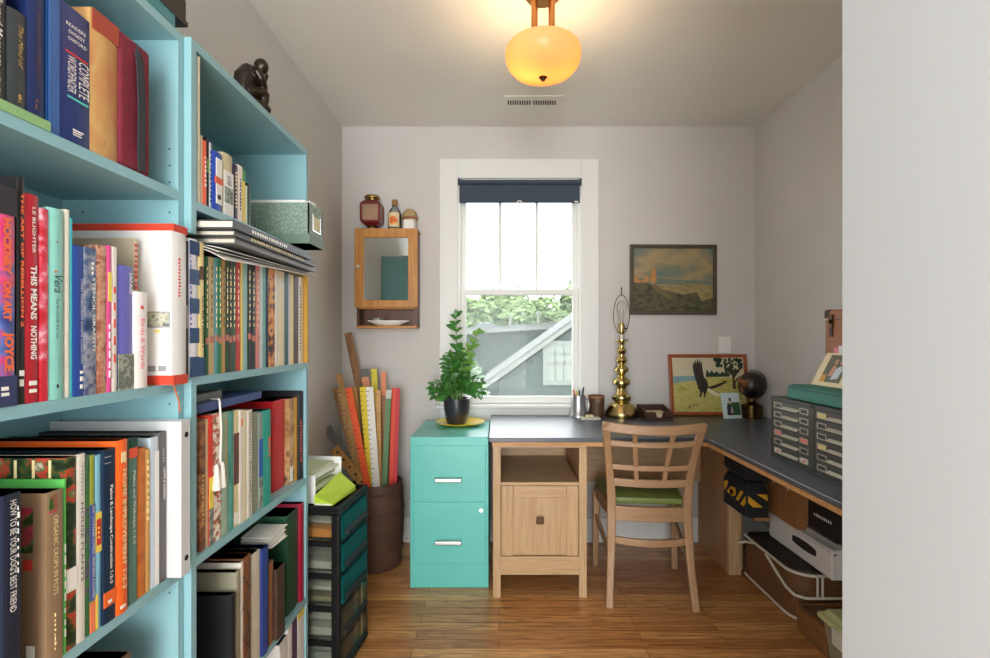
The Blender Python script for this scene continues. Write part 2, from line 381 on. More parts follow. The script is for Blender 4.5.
def leaf_mat(name, rgb):
    if name in _M: return _M[name]
    m = mat(name, rgb, 0.6, noise=0.3, scale=2.0)
    return m
def tree(label, x, y, zb, zt, rx, rz, rgb, n, seed, size, name='leafy_tree'):
    rnd = random.Random(seed)
    t = thing(name, (x, y, zb), label, 'tree' if 'tree' in name else 'shrub', 'trees beyond the roofs' if 'tree' in name else None)
    cz = zt-rz
    tr = MB(); tr.tube([(x, y, zb), (x+0.05*rx, y, (zb+cz)/2), (x, y, cz)], [0.06*rx+0.03, 0.05*rx+0.02, 0.03*rx+0.01])
    for k in range(5):
        a = 2*PI*k/5; tr.tube([(x, y, cz-rz*0.5), (x+rx*0.6*math.cos(a), y+rx*0.6*math.sin(a), cz+rz*0.3)], [0.03*rx, 0.01*rx], 6)
    tr.build('trunk', mat('bark', (96, 84, 68), 0.9, noise=0.2, scale=5), t)
    cr = MB(); blobs = []
    for k in range(34):
        while True:
            p = Vector((rnd.uniform(-1, 1), rnd.uniform(-1, 1), rnd.uniform(-1, 1)))
            if 0.1 < p.length < 0.85: break
        blobs.append((p, rnd.uniform(0.2, 0.38)))
    for i in range(n):
        b_, br = rnd.choice(blobs)
        d = Vector((rnd.gauss(0, 1), rnd.gauss(0, 1), rnd.gauss(0, 1))).normalized()*br*rnd.uniform(0.7, 1.05)+b_
        c_ = Vector((x+d.x*rx, y+d.y*rx, cz+d.z*rz)); s = size*rnd.uniform(0.6, 1.3)
        u = Vector((rnd.gauss(0, 1), rnd.gauss(0, 1), rnd.gauss(0, .6))).normalized(); v = u.orthogonal().normalized()
        cr.poly([c_-u*s, c_+v*s*0.45, c_+u*s, c_-v*s*0.45])
    cr.build('crown', leaf_mat('leaves_%d_%d_%d' % rgb, rgb), t)
tree('broad green tree rising behind the long building, furthest to the window left side', -3.4, 27, -3, 4.5, 2.9, 2.7, (92, 116, 58), 15000, 1, 0.24)
tree('mid green tree rising behind the long building roof, at the window centre', 1.0, 31, -3, 4.6, 3.2, 2.7, (103, 125, 68), 16000, 2, 0.24)
tree('tallest pale green tree, near the right sash stile above the gable', 4.9, 26, -3, 4.6, 2.2, 3.4, (111, 132, 80), 9000, 3, 0.24)
tree('leafy shrub against the long building, low behind the window plant', -0.62, 9.2, -3.0, 0.95, 0.45, 1.0, (111, 132, 102), 1800, 4, 0.09, 'garden_shrub')

# ---------------------------------------------------------------- bookcases
XA, XB, XBK = -0.674, -0.659, -0.924
ZTOP = 1.845
M_hole = mat('peg_hole', (20, 30, 32), 0.9)
def bookcase(label, xf, ya, yb, shelves, notch_near, notch_far, ztop=ZTOP):
    t = thing('bookcase', ((xf+XBK)/2, (ya+yb)/2, 0), label, 'bookcase', None)
    T = 0.018
    for (y0, y1, notch, near) in ((ya, ya+T, notch_near, True), (yb-T, yb, notch_far, False)):
        p = MB()
        if notch:
            p.box(XBK, xf, y0, y1, 0, notch[0]); p.box(XBK, xf, y0, y1, notch[1], ztop); p.box(XBK, xf-notch[2], y0, y1, notch[0], notch[1])
        else:
            p.box(XBK, xf, y0, y1, 0, ztop)
        p.mi = 1
        yy = y1+0.0004 if near else y0-0.0004
        for xh in (xf-0.018, xf-0.20):
            for z in [s+dz for s in shelves[:4] for dz in (0.018, 0.053, 0.088, -0.045)]:
                p.poly([(xh+0.002*math.cos(a*PI/4), yy, z+0.002*math.sin(a*PI/4)) for a in range(8)])
        p.build('side_panel', [M_teal, M_hole], t)
    bx('top_board', M_teal, t, XBK, xf, ya+T, yb-T, ztop-0.019, ztop)
    bx('back_panel', M_teal, t, XBK, XBK+0.006, ya+T, yb-T, 0.06, ztop-0.019)
    for s in shelves: bx('shelf', M_teal, t, XBK+0.006, xf, ya+T, yb-T, s-0.019, s)
    bx('plinth', M_teal, t, xf-0.03, xf-0.012, ya+T, yb-T, 0, 0.062)
    return t
SA = (1.509, 1.106, 0.71, 0.33, 0.08)
SB = (1.498, 1.116, 0.722, 0.313, 0.08)
bookcase('blue bookcase nearest the camera with atlases, art and gardening books', XA, 0.30, 1.058, SA, None, (1.106, 1.425, 0.245))
bookcase('blue bookcase with the bronze figure on top, between the other bookcase and the drawer tower', XB, 1.060, 1.708, SB, (1.116, 1.425, 0.245), None)

# ---------------------------------------------------------------- books
INK_W = mat('ink_white', (236, 234, 226), 0.6); INK_K = mat('ink_black', (28, 28, 30), 0.6)
INK = {'w': INK_W, 'k': INK_K, 'o': mat('ink_orange', (240, 110, 60), 0.6), 'r': mat('ink_red', (206, 60, 50), 0.6), 'g': mat('ink_gold', (196, 158, 84), 0.45),
       'p': mat('ink_pink', (240, 104, 140), 0.6), 'y': mat('ink_yellow', (240, 214, 90), 0.6), 't': mat('ink_turquoise', (92, 200, 190), 0.6),
       'n': mat('ink_navy', (26, 58, 104), 0.6), 's': mat('ink_silver', (150, 150, 152), 0.5), 'c': mat('ink_cream', (238, 218, 160), 0.6), 'b': mat('ink_brown', (96, 66, 46), 0.6),
       'l': mat('ink_lilac', (92, 84, 170), 0.6)}
def cover_mat(col):
    if isinstance(col, bpy.types.Material): return col
    return mat('cover_%d_%d_%d' % col, col, 0.45, noise=0.06, scale=25)
NBOOK = [0]
def book(label, xf, y1, y2, z0, h, d, col, titles=(), bands=(), art=None, lean=0.0, soft=True, pages=None, group=None, spine=None, name='book', cat='book', marks=None, recess=0.003):
    """upright book whose spine faces +x at xf"""
    th = y2-y1
    ym = (y1+y2)/2
    t = thing(name, (xf-d/2, ym, z0), label, cat, group)
    cm = cover_mat(col); bt = min(0.0022 if not soft else 0.0008, th*0.22); g = 0.0 if soft else recess
    bulge = 0.0 if th < 0.007 else (0.0008 if soft else min(0.003, th*0.1))
    out = [(xf-d, y1)]; n = 6
    pts_o = [(xf-d, y1), (xf-bulge-0.0005, y1)]+[(xf-bulge+bulge*math.sin(PI*k/n), y1+th*k/n) for k in range(1, n)]+[(xf-bulge-0.0005, y2), (xf-d, y2)]
    pts_i = [(xf-d, y2-bt), (xf-0.004-bulge, y2-bt), (xf-0.004-bulge, y1+bt), (xf-d, y1+bt)]
    m = MB()
    va = [m.bm.verts.new((x, y, z0)) for x, y in pts_o+pts_i]; vb = [m.bm.verts.new((x, y, z0+h)) for x, y in pts_o+pts_i]
    N = len(va); f1 = m._f(va); f2 = m._f(vb)
    for i in range(N):
        f = m._f([va[i], va[(i+1) % N], vb[(i+1) % N], vb[i]])
        if spine is not None and 1 <= i <= n: f.material_index = 1
    bmesh.ops.triangulate(m.bm, faces=[f1, f2])
    m.build('cover', [cm, spine] if spine is not None else cm, t)
    bx('pages', pages or M_pages, t, xf-d+0.001+g, xf-0.0042-bulge, y1+bt, y2-bt, z0+g+0.0004, z0+h-g-0.0015)
    for bi, bd in enumerate(bands):
        f0, f1_, key = bd[:3]; a, b_ = (bd[3], bd[4]) if len(bd) > 3 else (0.0, 1.0)
        mm = INK[key] if isinstance(key, str) else cover_mat(key)
        bx('spine_band', mm, t, xf-0.001, xf+0.0003+0.00014*bi, y1+th*a+0.0002, y1+th*b_-0.0002, z0+h*f0, z0+h*f1_)
    for tt in titles:
        s, f0, f1_, key, a, b_ = tt[:6]; bold = tt[6] if len(tt) > 6 else 0.0; it = tt[7] if len(tt) > 7 else 0.0
        flip = len(tt) > 8 and tt[8]
        if flip:   # reads across the spine
            lettering(s, INK[key], t, (xf+0.0012, y1+th*a, z0+h*f0), (0, th*(b_-a), 0), (0, 0, h*(f1_-f0)), bold=bold, italic=it)
        else:      # reads downwards
            lettering(s, INK[key], t, (xf+0.0012, y1+th*a, z0+h*f1_), (0, 0, -h*(f1_-f0)), (0, th*(b_-a), 0), bold=bold, italic=it)
    if marks:      # small unreadable print along the spine
        f0, f1_, key, a, b_, cnt = marks; mk = MB(); rr = random.Random(NBOOK[0])
        for k in range(cnt):
            za = f0+(f1_-f0)*k/cnt; zb = za+(f1_-f0)/cnt*rr.uniform(0.35, 0.75)
            mk.box(xf-0.0005, xf+0.001, y1+th*a, y1+th*(b_-rr.uniform(0, .1)), z0+h*za, z0+h*zb)
        mk.build('spine_print', INK[key], t)
    if art:
        for ai, ar in enumerate(art):
            mm, u0, u1, v0, v1 = ar   # on the front board facing the camera; u from the spine inward
            bx('cover_picture', mm if not isinstance(mm, str) else INK[mm], t, xf-d*u1, xf-d*u0-0.001, y1-0.0003-0.00015*ai, y1+0.0002, z0+h*v0, z0+h*v1)
    if lean: t.rotation_euler = (lean, 0, 0)
    NBOOK[0] += 1
    return t
def row(XF, zs, group, entries, zmax, yend=None, ystart=None):
    prev = ystart if ystart is not None else 0
    for e in entries:
        x1, x2, yt, dx, d, col, label = e[:7]; kw = dict(e[7]) if len(e) > 7 else {}
        xf = XF+dx; lift = kw.pop('lift', 0)
        ya = -xf*FPX/(499-x1); yb = -xf*FPX/(499-x2)
        gap = kw.pop('gap', 0.0004)
        ya = max(ya, prev+gap); yb = max(yb, ya+0.0025)
        if yend: yb = min(yb, yend)
        ym = (ya+yb)/2
        h = min(PZ(yt, ym)-zs-lift, zmax-zs-lift-0.004)
        book(label, xf, ya, yb, zs+lift+0.0002, h, d, col, group=group, **kw)
        prev = yb

# --- near bookcase, top shelf
MB_g = mat('cover_pale_green', (150, 190, 130), 0.5)
def flat_book(label, x0, x1, y0, y1, z0, th, col, group=None, soft=False, name='book', rot=0.0, pages=None, spine_marks=None):
    """book lying flat, spine facing +x at x1"""
    t = thing(name, ((x0+x1)/2, (y0+y1)/2, z0), label, 'book', group); cm = cover_mat(col); bt = min(0.0025, th*0.2)
    m = MB(); m.box(x0, x1, y0, y1, z0, z0+bt); m.box(x0, x1, y0, y1, z0+th-bt, z0+th); m.box(x1-0.003, x1, y0, y1, z0+bt, z0+th-bt)
    m.build('cover', cm, t)
    bx('pages', pages or M_pages, t, x0+0.003, x1-0.003, y0+0.003, y1-0.003, z0+bt, z0+th-bt)
    if spine_marks:
        key, f0, f1, cnt = spine_marks; mk = MB(); rr = random.Random(5)
        for k in range(cnt):
            ya = y0+(y1-y0)*(f0+(f1-f0)*k/cnt); yb = ya+(y1-y0)*(f1-f0)/cnt*rr.uniform(0.4, 0.8)
            mk.box(x1-0.0005, x1+0.0004, ya, yb, z0+th*0.3, z0+th*0.72)
        mk.build('spine_print', INK[key], t)
    if rot: t.rotation_euler = (0, 0, rot)
    return t
GA1 = 'dictionaries and handbooks on the upper shelf of the near bookcase'
flat_book('pale green book lying flat under the black and navy books on the upper shelf', -0.90, -0.672, 0.50, 0.742, 1.5092, 0.014, (140, 184, 124), GA1)
M_night = mat('cover_night', (24, 52, 112), 0.3, noise=0.1, scale=10)
row(XA, 1.509, GA1, [
    (-28, 8, -60, -0.004, 0.2, (30, 34, 38), 'black book with white handwritten title beside the rounded charcoal book', {'lift': 0.0145, 'soft': False, 'titles': [('Collected Moments', 0.22, 0.75, 'w', 0.62, 0.82, 0.0, 0.25), ('WITH MEN', 0.03, 0.18, 'w', 0.62, 0.75, 0.01)]}),
    (9, 28, 12, -0.004, 0.19, (52, 58, 62), 'short charcoal book with gold script, between the black and the thick navy book', {'lift': 0.0145, 'soft': False, 'titles': [('The Mind of', 0.42, 0.86, 'g', 0.45, 0.7, 0.0, 0.4)], 'marks': (0.07, 0.16, 'g', 0.5, 0.65, 3)}),
    (28.5, 46.5, -40, -0.004, 0.2, (22, 40, 88), 'thick navy book with faint gold script, standing on the flat green book', {'lift': 0.0145, 'soft': False, 'titles': [('Words of Wisdom', 0.22, 0.66, 'b', 0.4, 0.62, 0.0, 0.4)], 'marks': (0.05, 0.14, 'b', 0.4, 0.55, 2)}),
    (48, 91.5, 7, -0.005, 0.19, M_night, 'thick glossy navy word finder with white lettering and red and turquoise rules', {'soft': False,
        'art': [(mat('blue_board', (40, 86, 150), 0.25), 0.0, 0.95, 0.0, 1.0)],
        'bands': [(0.655, 0.668, 'r', 0.38, 0.90), (0.33, 0.343, 't', 0.42, 0.92), (0.0, 1.0, (52, 96, 158), 0.02, 0.24)],  # last band: lighter blue paints the gloss on the rounded spine edge
        'titles': [('READERS', 0.85, 0.875, 'w', 0.38, 0.84, 0.01, 0, True), ('DIGEST', 0.80, 0.825, 'w', 0.44, 0.82, 0.01, 0, True), ('OXFORD', 0.75, 0.775, 'w', 0.42, 0.86, 0.01, 0, True),
                   ('COMPLETE', 0.37, 0.64, 'w', 0.67, 0.92, 0.0), ('WORDFINDER', 0.37, 0.64, 'w', 0.41, 0.61, 0.0)], 'marks': (0.07, 0.12, 'w', 0.55, 0.8, 3)}),
    (92.5, 119, 18, -0.004, 0.18, patch('worn_gold_cloth', [(170, 66, 50), (190, 128, 78), (200, 160, 98), (180, 92, 62)], 9, 0.6, (1, 1, 0.6)), 'worn gold and rust hardback between the navy word finder and the red pouch', {'soft': False, 'bands': [(0.86, 1.0, (166, 66, 50))]}),
], 1.826, ystart=0.4)
# red zipped pouch
pc = thing('zip_pouch', (-0.76, 0.92, 1.509), 'dark red fabric pouch with black zip and handle, last on the upper shelf', 'pouch')
M_pouch = mat('red_canvas', (122, 34, 52), 0.8, noise=0.14, scale=60, bump=0.15)
y0p, y1p = 0.8815, 0.966
prof = MB(); prof.box(-0.86, -0.678, y0p, y1p, 1.5095, 1.755); prof.build('bag', M_pouch, pc, bevel=0.010, seg=3, smooth=True)
z_ = MB(); z_.tube([(-0.6765, y0p+0.046, 1.74), (-0.6755, y0p+0.050, 1.66), (-0.6755, y0p+0.046, 1.55), (-0.677, y0p+0.05, 1.515)], 0.0025, 6)
z_.tube([(-0.70, y0p+0.045, 1.757), (-0.679, y0p+0.046, 1.748), (-0.6765, y0p+0.046, 1.735)], 0.003, 6); z_.build('zip', mat('zip_black', (34, 34, 38), 0.6), pc)
s_ = MB(); s_.loft([[(x, y-0.009, z), (x+0.002, y-0.009, z), (x+0.002, y+0.009, z), (x, y+0.009, z)] for x, y, z in ((-0.6775, y0p+0.048, 1.735), (-0.672, y0p+0.045, 1.70), (-0.668, y0p+0.043, 1.63), (-0.671, y0p+0.046, 1.56), (-0.6775, y0p+0.056, 1.517))])
s_.build('handle', mat('webbing', (48, 52, 56), 0.85, noise=0.3, scale=250), pc)
MB().box(-0.676, -0.672, y0p+0.049, y0p+0.056, 1.70, 1.725).build('zip_pull', mat('zip_black', (34, 34, 38)), pc)

# --- near bookcase, second shelf
GA2 = 'art books on the middle shelf of the near bookcase'
M_vib = patch('vivid_paint_print', [(60, 70, 150), (96, 120, 190), (214, 60, 120), (228, 84, 130), (70, 100, 170)], 14, 0.4)
M_pnk = patch('red_flower_print', [(196, 34, 50), (206, 44, 62), (220, 90, 110), (240, 190, 200)], 55, 0.45)
M_spray = patch('wall_paint_print', [(40, 56, 90), (70, 96, 130), (150, 150, 160), (60, 70, 110)], 40, 0.4)
M_brk = patch('brick_wall_print', [(150, 90, 70), (184, 120, 92), (206, 160, 130), (140, 84, 70)], 60, 0.5)
M_gp = patch('grey_green_print', [(120, 130, 112), (98, 104, 96), (170, 176, 160), (110, 116, 100)], 70)
row(XA, 1.106, GA2, [
    (-6, 17, 186, 0.004, 0.20, M_vib, 'thick pink and blue art book with coral capitals and a black top band', {'soft': False, 'bands': [(0.87, 1.0, (48, 46, 50)), (0.0, 0.14, (52, 60, 96))],
        'titles': [('HOCKNEY', 0.60, 0.855, 'o', 0.35, 0.72, 0.05), ('ON ART', 0.39, 0.57, 'o', 0.35, 0.72, 0.05), ('JOYCE', 0.16, 0.34, 'o', 0.30, 0.82, 0.05)], 'marks': (0.05, 0.1, 'w', 0.3, 0.7, 2)}),
    (17.5, 25.5, 177, 0.0, 0.235, (32, 32, 34), 'tall black book with orange capitals, beside the pink and blue art book', {'soft': False, 'titles': [('THE ART OF REBELLION 2', 0.34, 0.93, 'o', 0.32, 0.72, 0.04)], 'marks': (0.08, 0.17, 'w', 0.25, 0.8, 2)}),
    (26, 40, 195, 0.0, 0.2, (176, 34, 46), 'crimson book with white hand-drawn capitals, beside the tall black book', {'soft': False, 'titles': [('LE BLIGHTER', 0.72, 0.94, 'w', 0.40, 0.62, 0.01), ('THIS MEANS', 0.40, 0.66, 'w', 0.28, 0.72, 0.03), ('NOTHING', 0.21, 0.37, 'w', 0.28, 0.72, 0.03)], 'marks': (0.05, 0.12, 'w', 0.25, 0.75, 2)}),
    (40.5, 49, 209, 0.0, 0.19, M_pnk, 'red book patterned with pale pink blossoms, beside the crimson book', {'soft': True}),
    (49.5, 65, 209, 0.0, 0.2, (140, 208, 196), 'mint green hardback with handwritten black title and a tiny coral dot', {'soft': False, 'titles': [('Vera', 0.56, 0.65, 'k', 0.25, 0.80, 0.0, 0.3), ('The Art and Life of an Icon', 0.32, 0.53, 'k', 0.38, 0.56)], 'bands': [(0.665, 0.675, 'o', 0.32, 0.48), (0.06, 0.08, 'k', 0.45, 0.58)], 'marks': (0.82, 0.84, 's', 0.4, 0.6, 1)}),
    (65.5, 70, 210, -0.004, 0.2, (236, 230, 214), 'thin cream book beside the mint green hardback', {}),
    (70.3, 72.6, 218, -0.004, 0.19, (70, 178, 186), 'very thin turquoise book between the cream and the cobalt book', {}),
    (73, 84, 246, -0.002, 0.17, (40, 72, 150), 'cobalt blue paperback with small white title beside the graffiti book', {'titles': [('STREET WORKS FROM OUTSIDE COLLECTION', 0.22, 0.78, 'w', 0.62, 0.84, 0.0)], 'marks': (0.05, 0.2, 'w', 0.6, 0.9, 3)}),
    (84.5, 97, 248, 0.0, 0.17, M_spray, 'dark spray painted looking paperback with white spaced title', {'titles': [('STENCIL GRAFFITI', 0.30, 0.80, 'w', 0.55, 0.80, 0.015)], 'marks': (0.82, 0.92, 'w', 0.55, 0.7, 3)}),
    (97.5, 107, 246, 0.0, 0.17, M_brk, 'brick patterned brown paperback beside the graffiti book', {}),
    (107.3, 112, 246, 0.0, 0.17, (226, 84, 150), 'thin hot pink paperback with a yellow patch high on the spine', {'bands': [(0.62, 0.82, 'y', 0.2, 0.95)], 'marks': (0.1, 0.5, 'w', 0.35, 0.65, 6)}),
    (112.3, 117.5, 247, 0.0, 0.17, (226, 220, 212), 'white paperback with dark specks, between the hot pink and the lilac book', {'marks': (0.2, 0.8, 'r', 0.3, 0.6, 5)}),
    (118.3, 134, 266, 0.0, 0.16, (104, 104, 186), 'lilac blue book with a grey photograph at the spine foot', {'soft': False, 'bands': [(0.0, 0.29, M_gp)], 'titles': [('SAFARI', 0.78, 0.95, 'w', 0.66, 0.86, 0.01)]}),
    (134.8, 149, 292, 0.004, 0.16, (240, 236, 232), 'small white book with coral lettering, between the lilac book and the huge white one', {'soft': False, 'titles': [('Birds & Words', 0.20, 0.72, 'p', 0.30, 0.62, 0.0)], 'marks': (0.82, 0.9, 'r', 0.35, 0.6, 1)}),
], 1.471, ystart=0.4, yend=1.03)
M_bigw = mat('cover_white', (230, 230, 226), 0.35)
M_pict = patch('small_picture_print', [(90, 96, 110), (170, 176, 150), (200, 196, 180), (110, 130, 100)], 80)
yb0 = 0.985
book('huge white book with red top and bottom bands, front cover showing', XA+0.026, yb0, 1.030, 1.1062, 0.322, 0.262, M_bigw, soft=False, group=GA2,
     bands=[(0.955, 1.0, (206, 66, 44)), (0.0, 0.06, (206, 66, 44))], marks=(0.55, 0.8, 'r', 0.35, 0.5, 12),
     art=[(cover_mat((206, 66, 44)), 0.0, 0.99, 0.955, 0.999), (cover_mat((206, 66, 44)), 0.0, 0.99, 0.001, 0.06), ('s', 0.02, 0.20, 0.355, 0.455), (M_pict, 0.03, 0.19, 0.364, 0.447), ('y', 0.10, 0.14, 0.325, 0.34), ('s', 0.05, 0.11, 0.085, 0.12), ('s', 0.13, 0.19, 0.085, 0.12)])
book('tan book with a red dotted spine, leaning behind the lilac book', XA-0.03, 0.955, 0.966, 1.108, 0.285, 0.15, (190, 176, 150), group=GA2, marks=(0.4, 0.98, 'r', 0.15, 0.8, 16), lean=0.0)
MB_r = MB().tube([(-0.672, 1.012, 1.1072), (-0.667, 1.015, 1.104), (-0.664, 1.019, 1.085), (-0.664, 1.028, 1.065), (-0.666, 1.032, 1.045)], 0.0016, 6)
tag(MB_r.build('ribbon', mat('orange_ribbon', (196, 112, 62), 0.6), None), 'thin orange ribbon hanging over the shelf edge below the huge white book', 'ribbon')
# --- three books that bridge the two cases
GB2 = 'magazines on the second shelf of the far bookcase'
book('slim black book with grey label, wedged beside the blue and white banded book', XB+0.002, 1.0345, 1.0495, 1.1165, 0.288, 0.23, (40, 42, 46), bands=[(0.36, 0.53, 's', 0.2, 0.9)], group=GB2)
M_navy = cover_mat((28, 66, 110))
book('tall book with navy and white blocks down its spine', XB+0.004, 1.050, 1.0815, 1.1165, 0.296, 0.235, (226, 226, 232), group=GB2, soft=False,
     bands=[(0.0, 0.145, M_navy), (0.245, 0.355, M_navy), (0.46, 0.57, M_navy), (0.67, 0.78, M_navy), (0.885, 0.985, M_navy)], marks=(0.3, 0.97, 'l', 0.04, 0.14, 18))
book('cream horse book with a blue foot and black serif title', XB+0.004, 1.082, 1.1025, 1.1165, 0.294, 0.235, (234, 214, 150), group=GB2, soft=False,
     bands=[(0.0, 0.14, M_navy), (0.72, 0.82, 'b', 0.1, 0.8)], titles=[('SECRETARIAT', 0.20, 0.60, 'k', 0.35, 0.75, 0.0)])

# --- near bookcase, third shelf
GA3 = 'garden and house books on the low shelf of the near bookcase'
M_flor = patch('flower_bed_print', [(26, 30, 22), (40, 66, 34), (30, 36, 26), (56, 84, 44), (196, 60, 48), (90, 110, 60), (210, 190, 170)], 30, 0.35)
M_herb = patch('herb_print', [(30, 40, 24), (70, 104, 44), (196, 60, 90), (44, 60, 34)], 45, 0.35)
M_gold = patch('house_photo_print', [(176, 92, 34), (206, 120, 50), (190, 104, 40)], 20)
row(XA, 0.71, GA3, [
    (4, 21.5, 494, 0.01, 0.2, (28, 34, 52), 'dark navy dog training paperback with white capitals, lowest of the front garden books', {'titles': [("HOW TO BE YOUR DOG'S BEST FRIEND", 0.42, 0.97, 'w', 0.30, 0.68, 0.0), ('Little, Brown', 0.02, 0.13, 'w', 0.6, 0.85)], 'marks': (0.60, 0.95, 'w', 0.78, 0.88, 9), 'art': [('w', 0.2, 0.35, 0.03, 0.09)]}),
    (47.5, 63.5, 491, 0.006, 0.24, (142, 116, 88), 'brown paperback on growing crops in pots, with small plant pictures on its cover', {'titles': [('ORGANIC CROPS IN POTS', 0.40, 0.86, 'c', 0.34, 0.62, 0.0)], 'bands': [(0.88, 0.98, M_herb, 0.1, 0.6)], 'marks': (0.08, 0.3, 'c', 0.45, 0.55, 8),
        'art': [(M_herb, 0.085, 0.2, 0.66, 0.92), (INK['r'], 0.09, 0.15, 0.56, 0.62), (INK['w'], 0.075, 0.13, 0.06, 0.13)]}),
    (63.8, 66.3, 479, 0.002, 0.23, (96, 190, 90), 'thin bright green book between the brown crops book and the flower bed book', {'marks': (0.1, 0.65, 'w', 0.3, 0.7, 8)}),
    (66.6, 77, 457, 0.0, 0.255, M_flor, 'flower bed photo book with red geraniums across its cover', {'art': [(INK['w'], 0.0, 0.99, 0.30, 0.43), (INK['c'], 0.09, 0.11, 0.8, 0.99), (INK['c'], 0.19, 0.21, 0.8, 0.99), (INK['c'], 0.30, 0.32, 0.8, 0.99), (INK['c'], 0.0, 0.4, 0.885, 0.895)], 'bands': [(0.30, 0.42, 'w')]}),
    (77.3, 85.8, 454, 0.0, 0.22, (220, 216, 202), 'cream house plant book with green serif title', {'titles': [('HOUSE PLANTS', 0.32, 0.74, 'k', 0.35, 0.68, 0.0)], 'marks': (0.78, 0.95, 's', 0.45, 0.55, 8)}),
    (86.2, 90, 455, -0.002, 0.21, patch('leaf_print', [(36, 90, 56), (60, 120, 60), (90, 60, 110)], 50), 'thin dark green leaf patterned book beside the cream house plant book', {}),
    (90.3, 95.3, 455, -0.002, 0.21, (146, 160, 60), 'thin olive and blue border guide with a peach foot', {'bands': [(0.18, 0.72, (64, 84, 150)), (0.0, 0.17, (236, 130, 90))], 'titles': [('EASY CONTAINER COMBOS: VEGETABLES & FLOWERS', 0.19, 0.71, 'w', 0.3, 0.75, 0.0)]}),
    (95.6, 101.5, 455, -0.002, 0.21, (130, 192, 214), 'thin pale blue book with a red and yellow block at mid spine', {'bands': [(0.44, 0.67, 'y'), (0.48, 0.63, 'r', 0.15, 0.95), (0.0, 0.2, 'y', 0.0, 0.4)], 'marks': (0.52, 0.6, 'y', 0.35, 0.65, 3)}),
    (103.5, 116, 449, 0.002, 0.225, (20, 42, 66), 'navy landscape construction manual with an orange band at the foot', {'bands': [(0.095, 0.18, (238, 106, 44)), (0.955, 0.96, 's', 0.1, 0.6), (0.92, 0.925, 's', 0.1, 0.6)], 'titles': [('Patios & Landscape Construction 1-2-3', 0.22, 0.79, 'w', 0.38, 0.70, 0.02)], 'marks': (0.11, 0.16, 'w', 0.35, 0.65, 1)}),
    (116.4, 129, 440, 0.004, 0.235, (240, 104, 36), 'bright orange home improvement manual with white capitals', {'soft': False, 'titles': [('HOME IMPROVEMENT 1-2-3', 0.14, 0.83, 'c', 0.40, 0.72, 0.02)], 'bands': [(0.87, 0.93, 'c', 0.35, 0.75)], 'marks': (0.03, 0.06, 'w', 0.3, 0.7, 1)}),
    (129.4, 137.5, 438, -0.002, 0.235, (86, 124, 108), 'grey green walkway manual with a red orange block near its top', {'titles': [('Patios and Walkways 1-2-3', 0.36, 0.80, 'w', 0.3, 0.72, 0.0)], 'bands': [(0.88, 0.94, (236, 92, 60)), (0.94, 1.0, (24, 66, 50))]}),
    (138, 146, 448, -0.004, 0.21, M_gold, 'amber brown book beside the grey green walkway manual', {}),
    (146.3, 150.5, 449, -0.004, 0.21, (206, 160, 90), 'thin tan book between the amber one and the pale blue one', {'marks': (0.5, 0.95, 'c', 0.3, 0.7, 9)}),
    (151, 159, 437, -0.004, 0.24, (196, 212, 222), 'pale blue and white book beside the grey lawn guide', {'bands': [(0.0, 0.9, 'w', 0.5, 1.0)]}),
    (159.4, 167, 432, -0.002, 0.25, (92, 88, 88), 'dark grey lawn guide beside the light grey binder', {'titles': [('LAWN & GARDEN', 0.55, 0.76, 'w', 0.4, 0.72, 0.01)], 'marks': (0.8, 0.9, 's', 0.4, 0.6, 5)}),
], 1.086, ystart=0.4, yend=1.0075)
bn = thing('ring_binder', (-0.78, 1.015, 0.71), 'light grey ring binder with two dark finger holes, last on the low shelf', 'binder', None)
M_bind = mat('binder_grey', (206, 208, 208), 0.4)
b = MB(); b.box(-0.916, -0.648, 1.009, 1.0115, 0.7105, 1.03); b.box(-0.916, -0.648, 1.0365, 1.039, 0.7105, 1.03); b.box(-0.651, -0.648, 1.0115, 1.0365, 0.7105, 1.03); b.build('cover', M_bind, bn, bevel=0.001)
bx('pages', M_paper, bn, -0.91, -0.665, 1.012, 1.034, 0.716, 1.02)
b = MB()
for zz in (0.745, 1.0): b.tube([(-0.6485, 1.026, zz), (-0.6474, 1.026, zz)], 0.006, 14)
b.build('finger_hole', M_hole, bn)
# tall items behind/among and the shelf below
GA4 = None
book('brown topped box file, on the bottom visible shelf of the near bookcase', XA-0.01, 0.80, 0.925, 0.3302, 0.285, 0.2, (112, 84, 62), soft=False)

